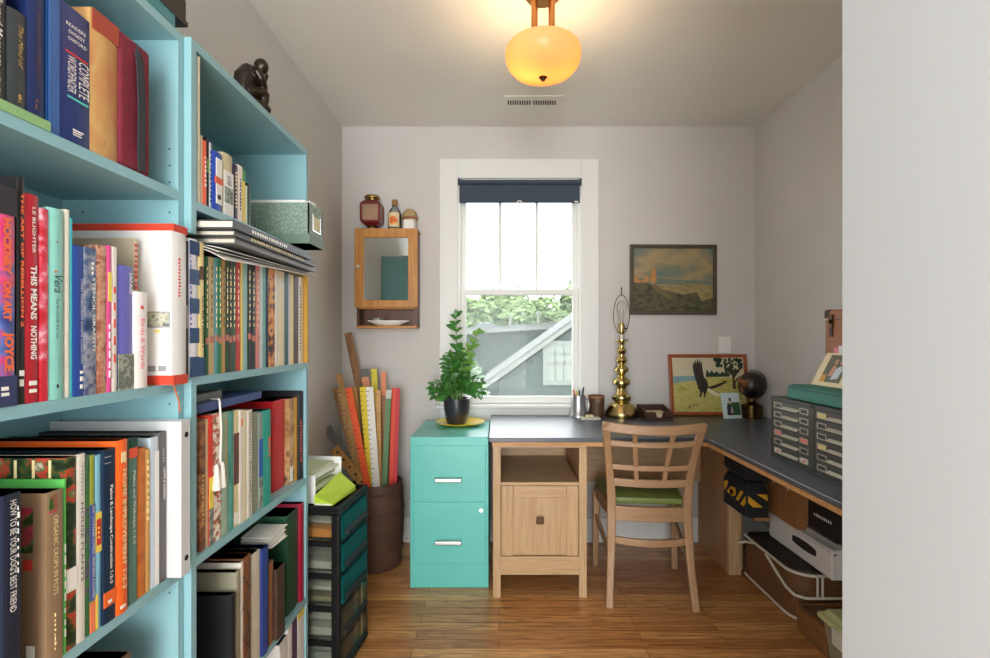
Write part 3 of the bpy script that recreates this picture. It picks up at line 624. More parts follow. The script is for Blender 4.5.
# --- far bookcase, top shelf
GB1 = 'books on the top shelf of the far bookcase'
row(XB, 1.498, GB1, [
    (198.3, 200.5, 54, -0.004, 0.2, (226, 222, 196), 'very tall thin cream volume squeezed against the bookcase side', {}),
    (201, 203, 136, -0.006, 0.15, (214, 190, 160), 'thin beige paperback beside the very tall cream volume', {}),
    (203.3, 207, 141, -0.004, 0.15, (226, 100, 70), 'coral orange paperback near the tall cream volume', {'marks': (0.3, 0.8, 'w', 0.3, 0.7, 7)}),
    (207.3, 209, 138, -0.008, 0.15, (36, 38, 38), 'thin black and green paperback, tallest of the slim ones beside the coral book', {'bands': [(0.5, 0.7, (130, 180, 80))]}),
    (209.2, 211.5, 143, -0.006, 0.15, (200, 204, 206), 'pale grey paperback with dark print beside the blue framed book', {'marks': (0.1, 0.9, 'n', 0.2, 0.8, 12)}),
    (212, 223.5, 153, 0.0, 0.16, (36, 70, 168), 'blue book with a white panel and a red label', {'soft': False, 'bands': [(0.12, 0.90, 'w', 0.22, 0.86), (0.46, 0.58, (224, 90, 50), 0.1, 0.95), (0.2, 0.28, 'k', 0.35, 0.7)]}),
    (224, 233.5, 155, 0.0, 0.16, (202, 190, 150), 'cream topped book with a photo at its foot, beside the blue one', {'soft': False, 'bands': [(0.0, 0.72, 'w'), (0.2, 0.46, M_gp, 0.05, 0.95)], 'marks': (0.5, 0.66, 's', 0.3, 0.8, 4)}),
    (234.5, 238, 165, 0.0, 0.15, (52, 40, 66), 'dark plum book beside the pinkish white one', {'marks': (0.2, 0.9, 'c', 0.35, 0.65, 10)}),
    (238.3, 242.8, 166, 0.0, 0.15, (228, 216, 206), 'pinkish white book beside the dark plum one', {'marks': (0.2, 0.8, 'k', 0.4, 0.6, 10)}),
    (243, 245.6, 170, 0.0, 0.15, (226, 196, 84), 'thin yellow book with a green top', {'bands': [(0.78, 1.0, (50, 140, 90))]}),
    (245.8, 247.8, 186, 0.0, 0.15, (200, 214, 180), 'thin pale green booklet beside the yellow one', {}),
    (248, 251, 184, 0.0, 0.15, (34, 62, 50), 'short dark green book beside the marbled box', {}),
], 1.826, ystart=1.0875)
mb_ = thing('magazine_file', (-0.75, 1.62, 1.498), 'green marbled file box of papers sticking out of the top shelf', 'file box')
M_marb = patch('green_marbled_paper', [(92, 116, 102), (130, 152, 136), (106, 130, 116), (170, 186, 170), (98, 122, 108)], 170, 0.6)
b = MB(); X0, X1, Y0, Y1, Z0, Z1 = -0.90, -0.600, 1.562, 1.684, 1.4985, 1.628
b.box(X0, X1, Y0, Y0+0.004, Z0, Z1); b.box(X0, X1, Y1-0.004, Y1, Z0, Z1); b.box(X0, X0+0.004, Y0, Y1, Z0, Z1); b.box(X1-0.004, X1, Y0, Y1, Z0, Z1); b.box(X0, X1, Y0, Y1, Z0, Z0+0.004)
b.build('box_body', M_marb, mb_)
bx('base_band', mat('green_band', (112, 136, 118), 0.6), mb_, X0-0.003, X1+0.004, Y0-0.003, Y1+0.002, Z0, Z0+0.03)
bx('label_card', mat('label_cream', (224, 214, 176), 0.7), mb_, X1, X1+0.001, Y0+0.03, Y1-0.03, Z0+0.055, Z0+0.095)
b = MB(); b.box(X1, X1+0.003, Y0+0.026, Y0+0.03, Z0+0.05, Z0+0.10); b.box(X1, X1+0.003, Y1-0.03, Y1-0.026, Z0+0.05, Z0+0.10); b.box(X1, X1+0.003, Y0+0.026, Y1-0.026, Z0+0.046, Z0+0.05); b.build('label_holder', M_steel, mb_)
b = MB()
for k in range(9):
    yy = Y0+0.010+k*0.012; b.box(X0+0.01, X1-0.012-0.01*random.random(), yy, yy+0.005, Z0+0.005, Z1+random.uniform(0.008, 0.026))
o = b.build('papers', M_paper, mb_); o['kind'] = 'stuff'

# --- far bookcase, second shelf: magazines
M_red_lab = cover_mat((196, 120, 100))
mags = [(205.5, 209, (44, 96, 62), 'dark green magazine beside the cream horse book', 1), (209.2, 214.8, (188, 168, 122), 'wide tan magazine, second from the cream horse book', 1), (215, 218.4, (84, 150, 158), 'teal blue magazine beside the wide tan one', 1),
    (218.6, 222, (48, 122, 76), 'mid green magazine beside the teal blue one', 1), (222.2, 226, (176, 140, 84), 'golden tan magazine between two green ones', 1), (226.2, 229, (40, 74, 52), 'deep green magazine beside the golden tan one', 1),
    (229.2, 232.6, (62, 66, 58), 'mottled charcoal magazine, first of the dark pair before the red one', 1), (232.8, 236.4, (70, 92, 76), 'grey green magazine just before the red one', 1), (236.6, 241, (190, 66, 62), 'brick red magazine in the middle of the row', 1), (241.2, 243.5, (226, 200, 110), 'thin yellow magazine beside the brick red one', 0),
    (243.7, 247.8, (140, 184, 180), 'pale aqua magazine beside the thin yellow one', 0), (248, 251.8, (36, 40, 40), 'black magazine beside the pale aqua one', 1), (252, 256, (34, 46, 48), 'second black magazine, beside the salmon one', 1), (256.2, 260, (206, 130, 126), 'salmon pink magazine after the two black ones', 1),
    (260.2, 263.3, (196, 208, 204), 'whitish aqua magazine beside the salmon pink one', 0), (263.5, 266.2, (110, 168, 168), 'aqua magazine between the whitish and the navy ones', 0), (266.4, 269, (32, 40, 60), 'dark navy magazine beside the night photo book', 0),
    (269.2, 275.3, patch('night_lights_print', [(30, 26, 30), (120, 60, 40), (214, 140, 60), (230, 170, 110), (60, 40, 40)], 26), 'photo book of orange night lights', 0), (275.5, 278, (226, 224, 214), 'thin white magazine after the night lights book', 0),
    (278.2, 284.8, (224, 212, 176), 'wide cream book with a pale disc near its top', 0), (285, 288.8, (48, 94, 106), 'dark teal book beside the wide cream one', 0), (289, 291, (206, 206, 210), 'thin silver grey magazine beside the dark teal book', 0),
    (291.2, 294, (226, 214, 150), 'pale yellow magazine before the dark maroon book', 0), (294.2, 298.8, (72, 48, 54), 'dark maroon book near the end of the row', 0), (299, 302, (228, 224, 212), 'white book with fine black print near the end of the row', 0), (302.2, 304.8, (222, 206, 160), 'cream book, second last before the mustard board', 0)]
ents = []
for i, (a, b_, c_, lab, red) in enumerate(mags):
    kw = {}
    yt = 257+(a-205)*0.11
    if red: kw['bands'] = [(0.26+0.01*(i % 3), 0.315+0.01*(i % 3), M_red_lab, 0.12, 0.88)]; kw['marks'] = (0.4, 0.95, 'c' if i not in (1, 4) else 'b', 0.42, 0.56, 9)
    elif i == 24: kw['marks'] = (0.15, 0.9, 'k', 0.35, 0.6, 20)
    elif i == 19: kw['bands'] = [(0.82, 0.89, 'w', 0.25, 0.75)]
    ents.append((a, b_, yt, -0.001, 0.20 if i % 2 else 0.195, c_, lab, kw))
row(XB, 1.116, GB2, ents, 1.406, ystart=1.1035, yend=1.672)
book('mustard yellow board at the far end of the magazine row', XB+0.012, 1.6735, 1.6885, 1.1165, 0.318, 0.2, (176, 136, 46), group=GB2, pages=cover_mat((176, 136, 46)))
# flat things lying on the magazines
GBT = 'books lying across the magazines'
sh = MB()
def sheet(mb, x0, x1, y0, y1, z, drop0, drop1):
    lo = []
    for k in range(9):
        u = k/8.0; xx = x0+(x1-x0)*u; s = max(0, (u-0.62)/0.38)**1.6
        lo.append([(xx, y0, z-drop0*s), (xx, y1, z-drop1*s), (xx, y1, z+0.0014-drop1*s), (xx, y0, z+0.0014-drop0*s)])
    mb.loft(lo)
ps = thing('loose_papers', (-0.7, 1.4, 1.395), 'white loose sheets drooping over the magazine spines', 'papers')
for k, (x1_, ya_, yb_, z_, d0, d1) in enumerate(((-0.612, 1.105, 1.655, 1.4105, 0.036, 0.004), (-0.622, 1.10, 1.63, 1.413, 0.022, 0.003), (-0.618, 1.12, 1.66, 1.4143, 0.014, 0.003))):
    sh = MB(); sheet(sh, -0.86, x1_, ya_, yb_, z_, d0, d1); sh.build('sheet', M_paper, ps)
flat_book('grey spiral bound booklet under the lying black books above the magazines', -0.85, -0.602, 1.13, 1.62, 1.416, 0.013, (120, 120, 116), GBT, spine_marks=('s', 0.02, 0.98, 60))
flat_book('black book with tan print, second in the lying stack above the magazines', -0.86, -0.592, 1.11, 1.60, 1.4293, 0.013, (62, 62, 58), GBT, spine_marks=('c', 0.15, 0.8, 22))
flat_book('dark grey book with white print on top of the lying stack', -0.85, -0.585, 1.092, 1.54, 1.4427, 0.0185, (64, 68, 72), GBT, spine_marks=('w', 0.18, 0.62, 16))

# --- far bookcase, third shelf
GB3 = 'books on the middle shelf of the far bookcase'
M_flk = patch('fleck_print', [(226, 222, 206), (232, 228, 214), (220, 210, 190), (196, 80, 60), (80, 120, 80)], 70)
row(XB, 0.722, GB3, [
    (200.5, 206, 421, -0.006, 0.19, patch('brown_cloth', [(96, 56, 40), (126, 78, 54), (170, 120, 84)], 60), 'worn brown book first on the middle shelf', {'marks': (0.2, 0.6, 'g', 0.3, 0.7, 12)}),
    (206.2, 208.5, 419, -0.008, 0.18, (214, 180, 140), 'thin peach book between the worn brown and the red book', {}),
    (208.7, 213.5, 415, -0.006, 0.19, (216, 62, 46), 'red book with a yellow lower half and a photo foot', {'bands': [(0.28, 0.52, 'y'), (0.0, 0.28, M_gp)]}),
    (213.7, 221.8, 413, -0.006, 0.19, M_flk, 'white book flecked with small coloured pictures, behind the tassel', {'marks': (0.3, 0.5, 'r', 0.4, 0.7, 6)}),
    (222, 230, 412, -0.006, 0.19, (148, 172, 150), 'sage green cloth book beside the flecked white book', {'soft': False, 'marks': (0.4, 0.95, 'g', 0.42, 0.58, 12)}),
    (230.3, 234, 411, -0.006, 0.19, (82, 150, 138), 'slim sea green book beside the sage cloth one', {}),
    (234.3, 239, 410, -0.008, 0.18, (222, 206, 160), 'cream book with a maroon band over the middle', {'bands': [(0.36, 0.8, (110, 60, 58)), (0.02, 0.12, 'w', 0.1, 0.8)]}),
    (239.2, 243.6, 410, -0.006, 0.19, (226, 220, 206), 'off white book with an orange mark near its top', {'bands': [(0.86, 0.92, (230, 130, 90), 0.3, 0.8)]}),
    (243.8, 247, 410, -0.006, 0.19, (216, 204, 170), 'thin buff book between two off white ones', {}),
    (247.2, 252.6, 410, -0.005, 0.2, (230, 226, 210), 'off white comb bound book with a row of black teeth', {'marks': (0.02, 0.98, 'k', 0.42, 0.58, 40)}),
    (253, 258.6, 412, -0.01, 0.19, (138, 140, 122), 'olive grey cloth book beside the comb bound one', {'soft': False}),
    (258.8, 263, 412, -0.008, 0.18, (140, 150, 140), 'grey book with a bright blue block at mid spine', {'bands': [(0.33, 0.72, (44, 90, 170)), (0.05, 0.3, M_gp)]}),
    (263.5, 272, 410, -0.004, 0.2, (44, 152, 136), 'jade green hardback with small orange figures', {'soft': False, 'marks': (0.5, 0.72, 'o', 0.55, 0.8, 5)}),
    (273.4, 285.5, 400, -0.035, 0.2, (204, 24, 36), 'large plain red hardback standing beside the jade green one', {'soft': False}),
    (286, 297, 398, -0.022, 0.2, patch('sepia_photo_print', [(110, 76, 44), (176, 132, 84), (206, 170, 120), (90, 60, 36)], 18), 'sepia photo book with a yellow spine edge and barcode', {'bands': [(0.0, 1.0, (232, 180, 60), 0.62, 1.0), (0.03, 0.2, 'w', 0.1, 0.45)]}),
    (297.3, 302.3, 391, -0.012, 0.22, (30, 28, 34), 'tall black book with a strip of colourful print', {'marks': (0.2, 0.7, 'o', 0.25, 0.7, 14)}),
    (302.5, 305.4, 391, -0.008, 0.2, (28, 30, 54), 'tall navy book with a grey foot, last on the middle shelf', {'bands': [(0.08, 0.6, 's', 0.2, 0.8)]}),
], 1.09, ystart=1.0885, yend=1.6875)
flat_book('blue hardback lying on top of the upright books of the middle shelf', -0.88, -0.672, 1.10, 1.40, 1.031, 0.019, (60, 76, 130), GB3)
flat_book('grey slab like book lying on the blue hardback', -0.86, -0.70, 1.09, 1.25, 1.0505, 0.018, (128, 128, 124), GB3)
ts = thing('bookmark_tassel', (-0.668, 1.175, 1.05), 'white cord bookmark with two tassels hanging from the blue lying book', 'bookmark')
MB().tube([(-0.70, 1.20, 1.0515), (-0.670, 1.185, 1.0535), (-0.6655, 1.18, 1.045), (-0.661, 1.178, 0.985), (-0.660, 1.172, 0.90)], 0.0025, 6).build('cord', M_paper, ts)
for yy in (1.155, 1.178):
    MB().tube([(-0.659, yy, 0.905), (-0.659, yy, 0.90), (-0.659, yy, 0.845)], [0.003, 0.005, 0.009], 8).build('tassel', M_paper, ts)

# --- far bookcase, fourth shelf
GB4 = 'albums and journals on the low shelf of the far bookcase'
M_lea = mat('brown_leather', (120, 72, 40), 0.55, noise=0.25, scale=14, bump=0.1)
M_lea2 = mat('dark_leather', (66, 44, 32), 0.6, noise=0.35, scale=30, bump=0.3)
row(XB, 0.313, GB4, [
    (232.2, 236.5, 594, 0.006, 0.235, (26, 28, 32), 'black album with its plain front facing out, nearest on the low shelf', {'soft': False}),
    (236.8, 241, 571, 0.0, 0.25, (150, 146, 124), 'olive grey album standing behind the black album', {'soft': False}),
    (241.3, 243.8, 562, -0.002, 0.2, (222, 214, 200), 'thin pale portfolio beside the olive grey album', {}),
    (244, 252, 556, 0.0, 0.2, M_lea, 'brown leather journal tied with a criss cross lace', {'soft': False, 'pages': M_oldpages}),
    (252.6, 260.5, 552, -0.004, 0.2, (206, 198, 176), 'thick parchment coloured book beside the laced journal', {'pages': M_oldpages}),
    (261.3, 269.5, 547, 0.004, 0.17, (36, 60, 130), 'royal blue hardback beside the parchment coloured book', {'soft': False}),
    (270.2, 274.2, 561, 0.0, 0.15, (126, 84, 54), 'tan leather book beside the royal blue hardback', {'soft': False, 'pages': M_oldpages}),
    (274.6, 286, 566, 0.012, 0.16, M_lea2, 'dark worn leather journal stuffed with ragged papers', {'soft': False, 'pages': M_oldpages}),
    (288, 299, 512, -0.012, 0.2, (30, 76, 52), 'tall dark green ledger behind the worn journal', {'soft': False}),
    (299.5, 304.6, 503, -0.004, 0.22, (158, 24, 56), 'tall crimson book, last on the low shelf', {'soft': False}),
], 0.70, ystart=1.0885, yend=1.688)
lc = thing('leather_lace', (-0.655, 1.29, 0.42), 'dark leather lace criss crossed over the brown journal', 'lace')
pts = []
for k in range(8): pts.append((-0.6555, 1.283+(0.018 if k % 2 else -0.012), 0.585-k*0.04))
MB().tube(pts, 0.0022, 6).build('lace', M_lea2, lc)
rp = thing('ragged_papers', (-0.72, 1.50, 0.578), 'ragged white papers lying over the dark worn journal', 'papers')
r2 = random.Random(3); b = MB()
for k in range(14):
    z_ = 0.5785+k*0.0028; x1_ = -0.672+r2.uniform(-.012, .01); y0_ = 1.448+r2.uniform(-.006, .006); y1_ = 1.545+r2.uniform(-.02, .006); t1, t2 = r2.uniform(0, .003), r2.uniform(0, .004)
    b.hexa([(-0.755, y0_, z_), (x1_, y0_, z_), (x1_+r2.uniform(-.01, .01), y1_, z_+t1), (-0.755, y1_, z_+t1), (-0.755, y0_, z_+0.0011), (x1_, y0_, z_+0.0011), (x1_, y1_, z_+0.0011+t2), (-0.755, y1_, z_+0.0011+t1)])
o = b.build('sheets', M_paper, rp); o['kind'] = 'stuff'
# --- far bookcase, bottom shelf
row(XB, 0.08, 'magazines on the bottom shelf of the far bookcase', [
    (280, 288, 640, -0.004, 0.2, (214, 210, 204), 'pale magazine with ruffled edge, first in view on the bottom shelf', {}),
    (288.3, 292.5, 612, -0.004, 0.2, (226, 224, 220), 'white magazine beside the plum one on the bottom shelf', {}),
    (293, 297.5, 612, -0.004, 0.2, (76, 50, 84), 'plum coloured magazine on the bottom shelf', {}),
    (298, 304.5, 609, -0.004, 0.2, (232, 230, 224), 'wide white magazine with a yellow top, last on the bottom shelf', {'bands': [(0.9, 1.0, 'y')]}),
], 0.29, ystart=1.3, yend=1.688)

# --- on top of the bookcases
dc = thing('leather_case', (-0.76, 0.98, ZTOP), 'dark brown case on top of the near bookcase', 'case')
b = MB(); b.prism([(-0.675, 0.72, ZTOP+0.032), (-0.675, 1.072, ZTOP+0.032), (-0.675, 1.072, ZTOP+0.08), (-0.675, 1.045, ZTOP+0.115), (-0.675, 0.72, ZTOP+0.16)], (-0.22, 0, 0)); b.build('case_body', mat('dark_brown_leather', (58, 50, 40), 0.6, noise=0.15, scale=20), dc, bevel=0.006)
bx('case_strip', mat('case_edge', (40, 38, 40), 0.5), dc, -0.895, -0.672, 0.725, 1.07, ZTOP+0.026, ZTOP+0.036)
tf = thing('teal_folder', (-0.76, 0.85, ZTOP), 'teal document box lying under the dark brown case', 'box')
bx('box', mat('dark_teal_card', (66, 132, 138), 0.5), tf, -0.90, -0.674, 0.70, 1.03, ZTOP+0.0005, ZTOP+0.026)

# ---------------------------------------------------------------- ceiling fixtures
lf = thing('ceiling_light', (0.159, 1.785, ZC), 'amber glass bowl lamp on two brass stems under the ceiling', 'ceiling lamp')
LX, LY = 0.159, 1.785
MB().lathe([(0.0, 0.0), (0.073, 0.0), (0.073, -0.008), (0.062, -0.022), (0.0, -0.026)][::-1], (LX, LY, ZC-0.0005), 32).build('canopy', mat('antique_brass', (176, 124, 74), 0.35, 1.0), lf, smooth=True)
for sx in (-0.031, 0.031):
    MB().tube([(LX+sx, LY, ZC-0.024), (LX+sx, LY, 2.235)], 0.0118, 14).build('stem', mat('antique_brass', (176, 124, 74)), lf, smooth=True)
MB().tube([(LX-0.045, LY, 2.235), (LX+0.045, LY, 2.235)], 0.009, 10).tube([(LX, LY, 2.236), (LX, LY, 2.134)], 0.004, 8).build('crossbar', mat('antique_brass', (176, 124, 74)), lf, smooth=True)
def shade_glass():
    m = bpy.data.materials.new('amber_alabaster_glass'); m.use_nodes = True; nt = m.node_tree; nt.nodes.clear()
    out = nt.nodes.new('ShaderNodeOutputMaterial')
    tr = nt.nodes.new('ShaderNodeBsdfTranslucent'); tr.inputs[0].default_value = (1.0, 0.74, 0.40, 1)
    df = nt.nodes.new('ShaderNodeBsdfPrincipled'); df.inputs['Base Color'].default_value = (0.80, 0.60, 0.36, 1); df.inputs['Roughness'].default_value = 0.25
    em = nt.nodes.new('ShaderNodeEmission'); em.inputs[0].default_value = (1.0, 0.55, 0.20, 1); em.inputs[1].default_value = 0.12
    tc = nt.nodes.new('ShaderNodeTexCoord'); nz = nt.nodes.new('ShaderNodeTexNoise'); nz.inputs['Scale'].default_value = 9; nz.inputs['Detail'].default_value = 4
    rp_ = nt.nodes.new('ShaderNodeValToRGB'); rp_.color_ramp.elements[0].color = (0.50, 0.25, 0.09, 1); rp_.color_ramp.elements[1].color = (0.58, 0.35, 0.16, 1)
    nt.links.new(tc.outputs['Object'], nz.inputs['Vector']); nt.links.new(nz.outputs['Fac'], rp_.inputs[0]); nt.links.new(rp_.outputs[0], tr.inputs[0])
    m1 = nt.nodes.new('ShaderNodeMixShader'); m1.inputs[0].default_value = 0.35
    nt.links.new(tr.outputs[0], m1.inputs[1]); nt.links.new(df.outputs[0], m1.inputs[2])
    ad = nt.nodes.new('ShaderNodeAddShader'); nt.links.new(m1.outputs[0], ad.inputs[0]); nt.links.new(em.outputs[0], ad.inputs[1])
    nt.links.new(ad.outputs[0], out.inputs[0]); return m
prof = [(0.008, 2.139), (0.045, 2.141), (0.082, 2.149), (0.109, 2.163), (0.126, 2.182), (0.1345, 2.203), (0.1365, 2.222), (0.1335, 2.238), (0.128, 2.246)]
bo = MB().lathe([(r, z) for r, z in prof]+[(r-0.004, z+0.001) for r, z in prof[::-1]], (LX, LY, 0), 48, cap=False)
bo.build('glass_bowl', shade_glass(), lf, smooth=True)
MB().lathe([(0.0, 2.125), (0.006, 2.127), (0.010, 2.134), (0.016, 2.139), (0.0, 2.1395)], (LX, LY, 0), 20).build('finial', mat('dark_bronze', (84, 62, 44), 0.35, 0.9), lf, smooth=True)
for k, (bxo, e) in enumerate(((-0.045, 3.0), (0.05, 1.9))):
    l = bpy.data.lights.new('lamp_bulb_light', 'POINT'); l.energy = e; l.color = (1.0, 0.74, 0.44); l.shadow_soft_size = 0.02
    o = bpy.data.objects.new('lamp_bulb_light', l); COL.objects.link(o); o.location = (LX+bxo, LY, 2.205)
vt = thing('ceiling_vent', (0.17, 2.617, ZC), 'white slotted air vent in the ceiling beyond the bowl lamp', 'air vent')
bx('plate', M_ceil, vt, 0.025, 0.335, 2.555, 2.685, ZC-0.006, ZC-0.0003, bevel=0.002)
M_slot = mat('vent_slot', (60, 58, 54), 0.9)
for x0 in (0.045, 0.18):
    b = MB()
    for k in range(10): b.hexa([(x0+k*0.0125, 2.60, ZC-0.0075), (x0+k*0.0125+0.007, 2.60, ZC-0.0075), (x0+k*0.0125+0.010, 2.645, ZC-0.0075), (x0+k*0.0125+0.003, 2.645, ZC-0.0075), (x0+k*0.0125, 2.60, ZC-0.005), (x0+k*0.0125+0.007, 2.60, ZC-0.005), (x0+k*0.0125+0.010, 2.645, ZC-0.005), (x0+k*0.0125+0.003, 2.645, ZC-0.005)])
    b.build('slots', M_slot, vt)

# ---------------------------------------------------------------- worktop and its supports
ZD, YF, XD = 0.75, 2.23, 0.935
wt = thing('worktop', (0.7, 2.55, 0.725), 'slate grey L shaped worktop under the window and along the right wall', 'desk')
Yn = 0.722
pts = [(-0.046, YF), (XD-0.02, YF), (XD, YF-0.02), (XD, Yn), (XR-0.002, Yn), (XR-0.002, YB-0.002), (0.59, YB-0.002), (0.59, YB-0.046), (-0.046, YB-0.046)]
MB().prism([(x, y, ZD-0.02) for x, y in pts], (0, 0, 0.02)).build('slab', M_top, wt, bevel=0.003)
b = MB(); b.box(-0.03, XD+0.012, YF+0.006, YF+0.026, ZD-0.04, ZD-0.0205); b.box(XD+0.008, XD+0.028, Yn, YF+0.006, ZD-0.04, ZD-0.0205)
b.build('edge_rail', wood('rail_oak', (196, 146, 92), (160, 112, 64), 0), wt)
oc = thing('oak_cabinet', (0.19, 2.55, 0), 'pale oak cabinet with open shelf and square knob under the worktop', 'cabinet')
CX0, CX1, CY0, CY1, CZ = -0.028, 0.406, 2.285, 2.86, 0.7285
for x0 in (CX0, CX1-0.036):
    for y0 in (CY0, CY1-0.04): bx('leg', M_oak_z, oc, x0, x0+0.036, y0, y0+0.04, 0, CZ-0.019, bevel=0.002)
for x0 in (CX0+0.008, CX1-0.026): bx('side_panel', M_oak_y, oc, x0, x0+0.018, CY0+0.04, CY1-0.04, 0.11, CZ-0.019)
bx('top_rail', M_oak_x, oc, CX0+0.036, CX1-0.036, CY0+0.002, CY0+0.03, CZ-0.035, CZ-0.019)
bx('shelf', M_oak_x, oc, CX0+0.036, CX1-0.036, CY0+0.006, CY1-0.01, 0.518, 0.532)
bp_ = MB(); bp_.box(CX0+0.03, CX1-0.03, CY1-0.04, CY1-0.03, 0.11, CZ-0.019); bp_.build('back_panel', M_oak_x, oc)
MB().tube([(0.143, CY1-0.042, 0.655), (0.143, CY1-0.0405, 0.655)], 0.022, 18).build('cable_hole', M_hole, oc)
bx('bottom_rail', M_oak_x, oc, CX0+0.036, CX1-0.036, CY0+0.002, CY0+0.022, 0.106, 0.190)
bx('bottom_panel', M_oak_x, oc, CX0+0.03, CX1-0.03, CY0+0.022, CY1-0.04, 0.112, 0.128)
dx0, dx1, dz0, dz1 = CX0+0.038, CX1-0.038, 0.193, 0.5165
d = MB(); d.box(dx0, dx1, CY0+0.010, CY0+0.02, dz0, dz1)
d.box(dx0, dx0+0.056, CY0+0.001, CY0+0.010, dz0, dz1); d.box(dx1-0.056, dx1, CY0+0.001, CY0+0.010, dz0, dz1)
dd = d.build('door', M_oak_z, oc, bevel=0.003)
bx('door_rail', M_oak_x, dd, dx0+0.0562, dx1-0.0562, CY0+0.001, CY0+0.0098, dz1-0.056, dz1, bevel=0.003)
kb = MB(); kb.box(0.172, 0.206, CY0-0.012, CY0-0.004, 0.343, 0.377); kb.box(0.183, 0.195, CY0-0.004, CY0+0.010, 0.354, 0.366)
kb.build('knob', mat('dark_bronze', (62, 50, 42), 0.35, 0.9), dd, bevel=0.003)
ds = thing('desk_support', (1.2, 2.7, 0), 'shaded wooden end panel, back board and low shelf carrying the worktop corner', 'desk support')
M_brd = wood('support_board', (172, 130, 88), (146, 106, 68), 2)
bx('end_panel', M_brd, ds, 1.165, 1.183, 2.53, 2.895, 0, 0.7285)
bx('post', M_oak_z, ds, 1.165, 1.227, 2.508, 2.529, 0, 0.349)
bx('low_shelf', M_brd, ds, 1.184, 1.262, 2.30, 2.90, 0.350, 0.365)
bx('back_board', M_oak_x, ds, 0.412, 1.164, 2.86, 2.878, 0.37, 0.7285)
bx('wall_post', M_oak_z, ds, 1.222, 1.26, 2.56, 2.60, 0, 0.349)

# ---------------------------------------------------------------- filing cabinet
fc = thing('file_cabinet', (-0.237, 2.6, 0), 'turquoise two drawer steel filing cabinet carrying the potted plant', 'filing cabinet')
FX0, FX1, FY0, FY1, FZ = -0.427, -0.050, 2.376, 2.855, 0.725
b = MB(); b.box(FX0, FX1, FY0, FY1, 0.0, FZ); b.build('cabinet_body', M_cab, fc, bevel=0.004)
for i, (z0, z1) in enumerate(((0.417, 0.686), (0.12, 0.411))):
    dr = MB().box(FX0+0.015, FX1-0.013, FY0-0.006, FY0-0.0005, z0, z1).build('drawer', M_cab, fc, bevel=0.003)
    zc = z0+(0.103 if i == 0 else 0.102); xc = (FX0+FX1)/2-0.003
    h = MB(); h.prism([(xc-0.064, FY0-0.010, zc-0.012), (xc-0.064, FY0-0.028, zc-0.006), (xc-0.064, FY0-0.028, zc+0.010), (xc-0.064, FY0-0.010, zc+0.016)], (0.128, 0, 0))
    h.build('handle', M_steel, dr, bevel=0.003)
    MB().box(xc-0.068, xc+0.068, FY0-0.010, FY0-0.006, zc-0.016, zc+0.018).build('handle_plate', M_cab, dr)
    if i == 1: MB().tube([(FX1-0.036, FY0-0.0055, z1-0.035), (FX1-0.036, FY0-0.012, z1-0.035)], 0.010, 18).build('lock', M_steel, dr, smooth=True)

# ---------------------------------------------------------------- plate and plant
pl = thing('plate', (-0.2115, 2.72, FZ), 'yellow plate under the dark plant pot on the filing cabinet', 'plate')
MB().lathe([(0.0, 0.0), (0.075, 0.0), (0.082, 0.003), (0.135, 0.016), (0.136, 0.019), (0.082, 0.008), (0.0, 0.006)], (-0.2115, 2.72, FZ+0.0005), 40).build('dish', mat('yellow_glaze', (242, 208, 44), 0.25, coat=0.4), pl, smooth=True)
pp = thing('potted_plant', (-0.232, 2.72, FZ+0.0075), 'dark glazed pot with an upright green houseplant before the window', 'houseplant')
M_pot = mat('dark_blue_glaze', (30, 44, 58), 0.3, noise=0.35, scale=9, coat=0.4, rgb2=(58, 46, 40))
px_, py_, pz_ = -0.232, 2.72, FZ+0.008
MB().lathe([(0.0, 0.0), (0.052, 0.0), (0.060, 0.02), (0.072, 0.09), (0.074, 0.138), (0.068, 0.138), (0.066, 0.118), (0.0, 0.116)], (px_, py_, pz_), 36).build('pot', M_pot, pp, smooth=True)
MB().lathe([(0.0, 0.0), (0.0655, 0.0), (0.06, 0.006), (0.0, 0.008)], (px_, py_, pz_+0.1175), 24).build('soil', mat('soil', (70, 50, 38), 0.95, noise=0.4, scale=120), pp)
M_leaf = mat('plant_leaf', (62, 122, 48), 0.32, noise=0.25, scale=30, coat=0.2)
M_leaf2 = mat('plant_leaf_young', (112, 160, 66), 0.35, noise=0.2, scale=30)
M_stem = mat('plant_stem', (96, 136, 70), 0.5)
def leaflet(mb, base, d, nrm, L, wd):
    d = d.normalized(); s = d.cross(nrm).normalized(); nn = s.cross(d).normalized()
    prof = [(0.0, 0.05), (0.22, 0.72), (0.5, 1.0), (0.78, 0.66), (1.0, 0.02)]
    L_, C_, R_ = [], [], []
    for u, q in prof:
        c = base+d*L*u+nn*(0.10*L*math.sin(PI*u)-0.12*L*u*u); L_.append(mb.bm.verts.new(c-s*wd*q+nn*wd*0.25*q)); R_.append(mb.bm.verts.new(c+s*wd*q+nn*wd*0.25*q)); C_.append(mb.bm.verts.new(c))
    for i in range(4):
        mb._f([L_[i], C_[i], C_[i+1], L_[i+1]]); mb._f([C_[i], R_[i], R_[i+1], C_[i+1]])
rp_ = random.Random(12)
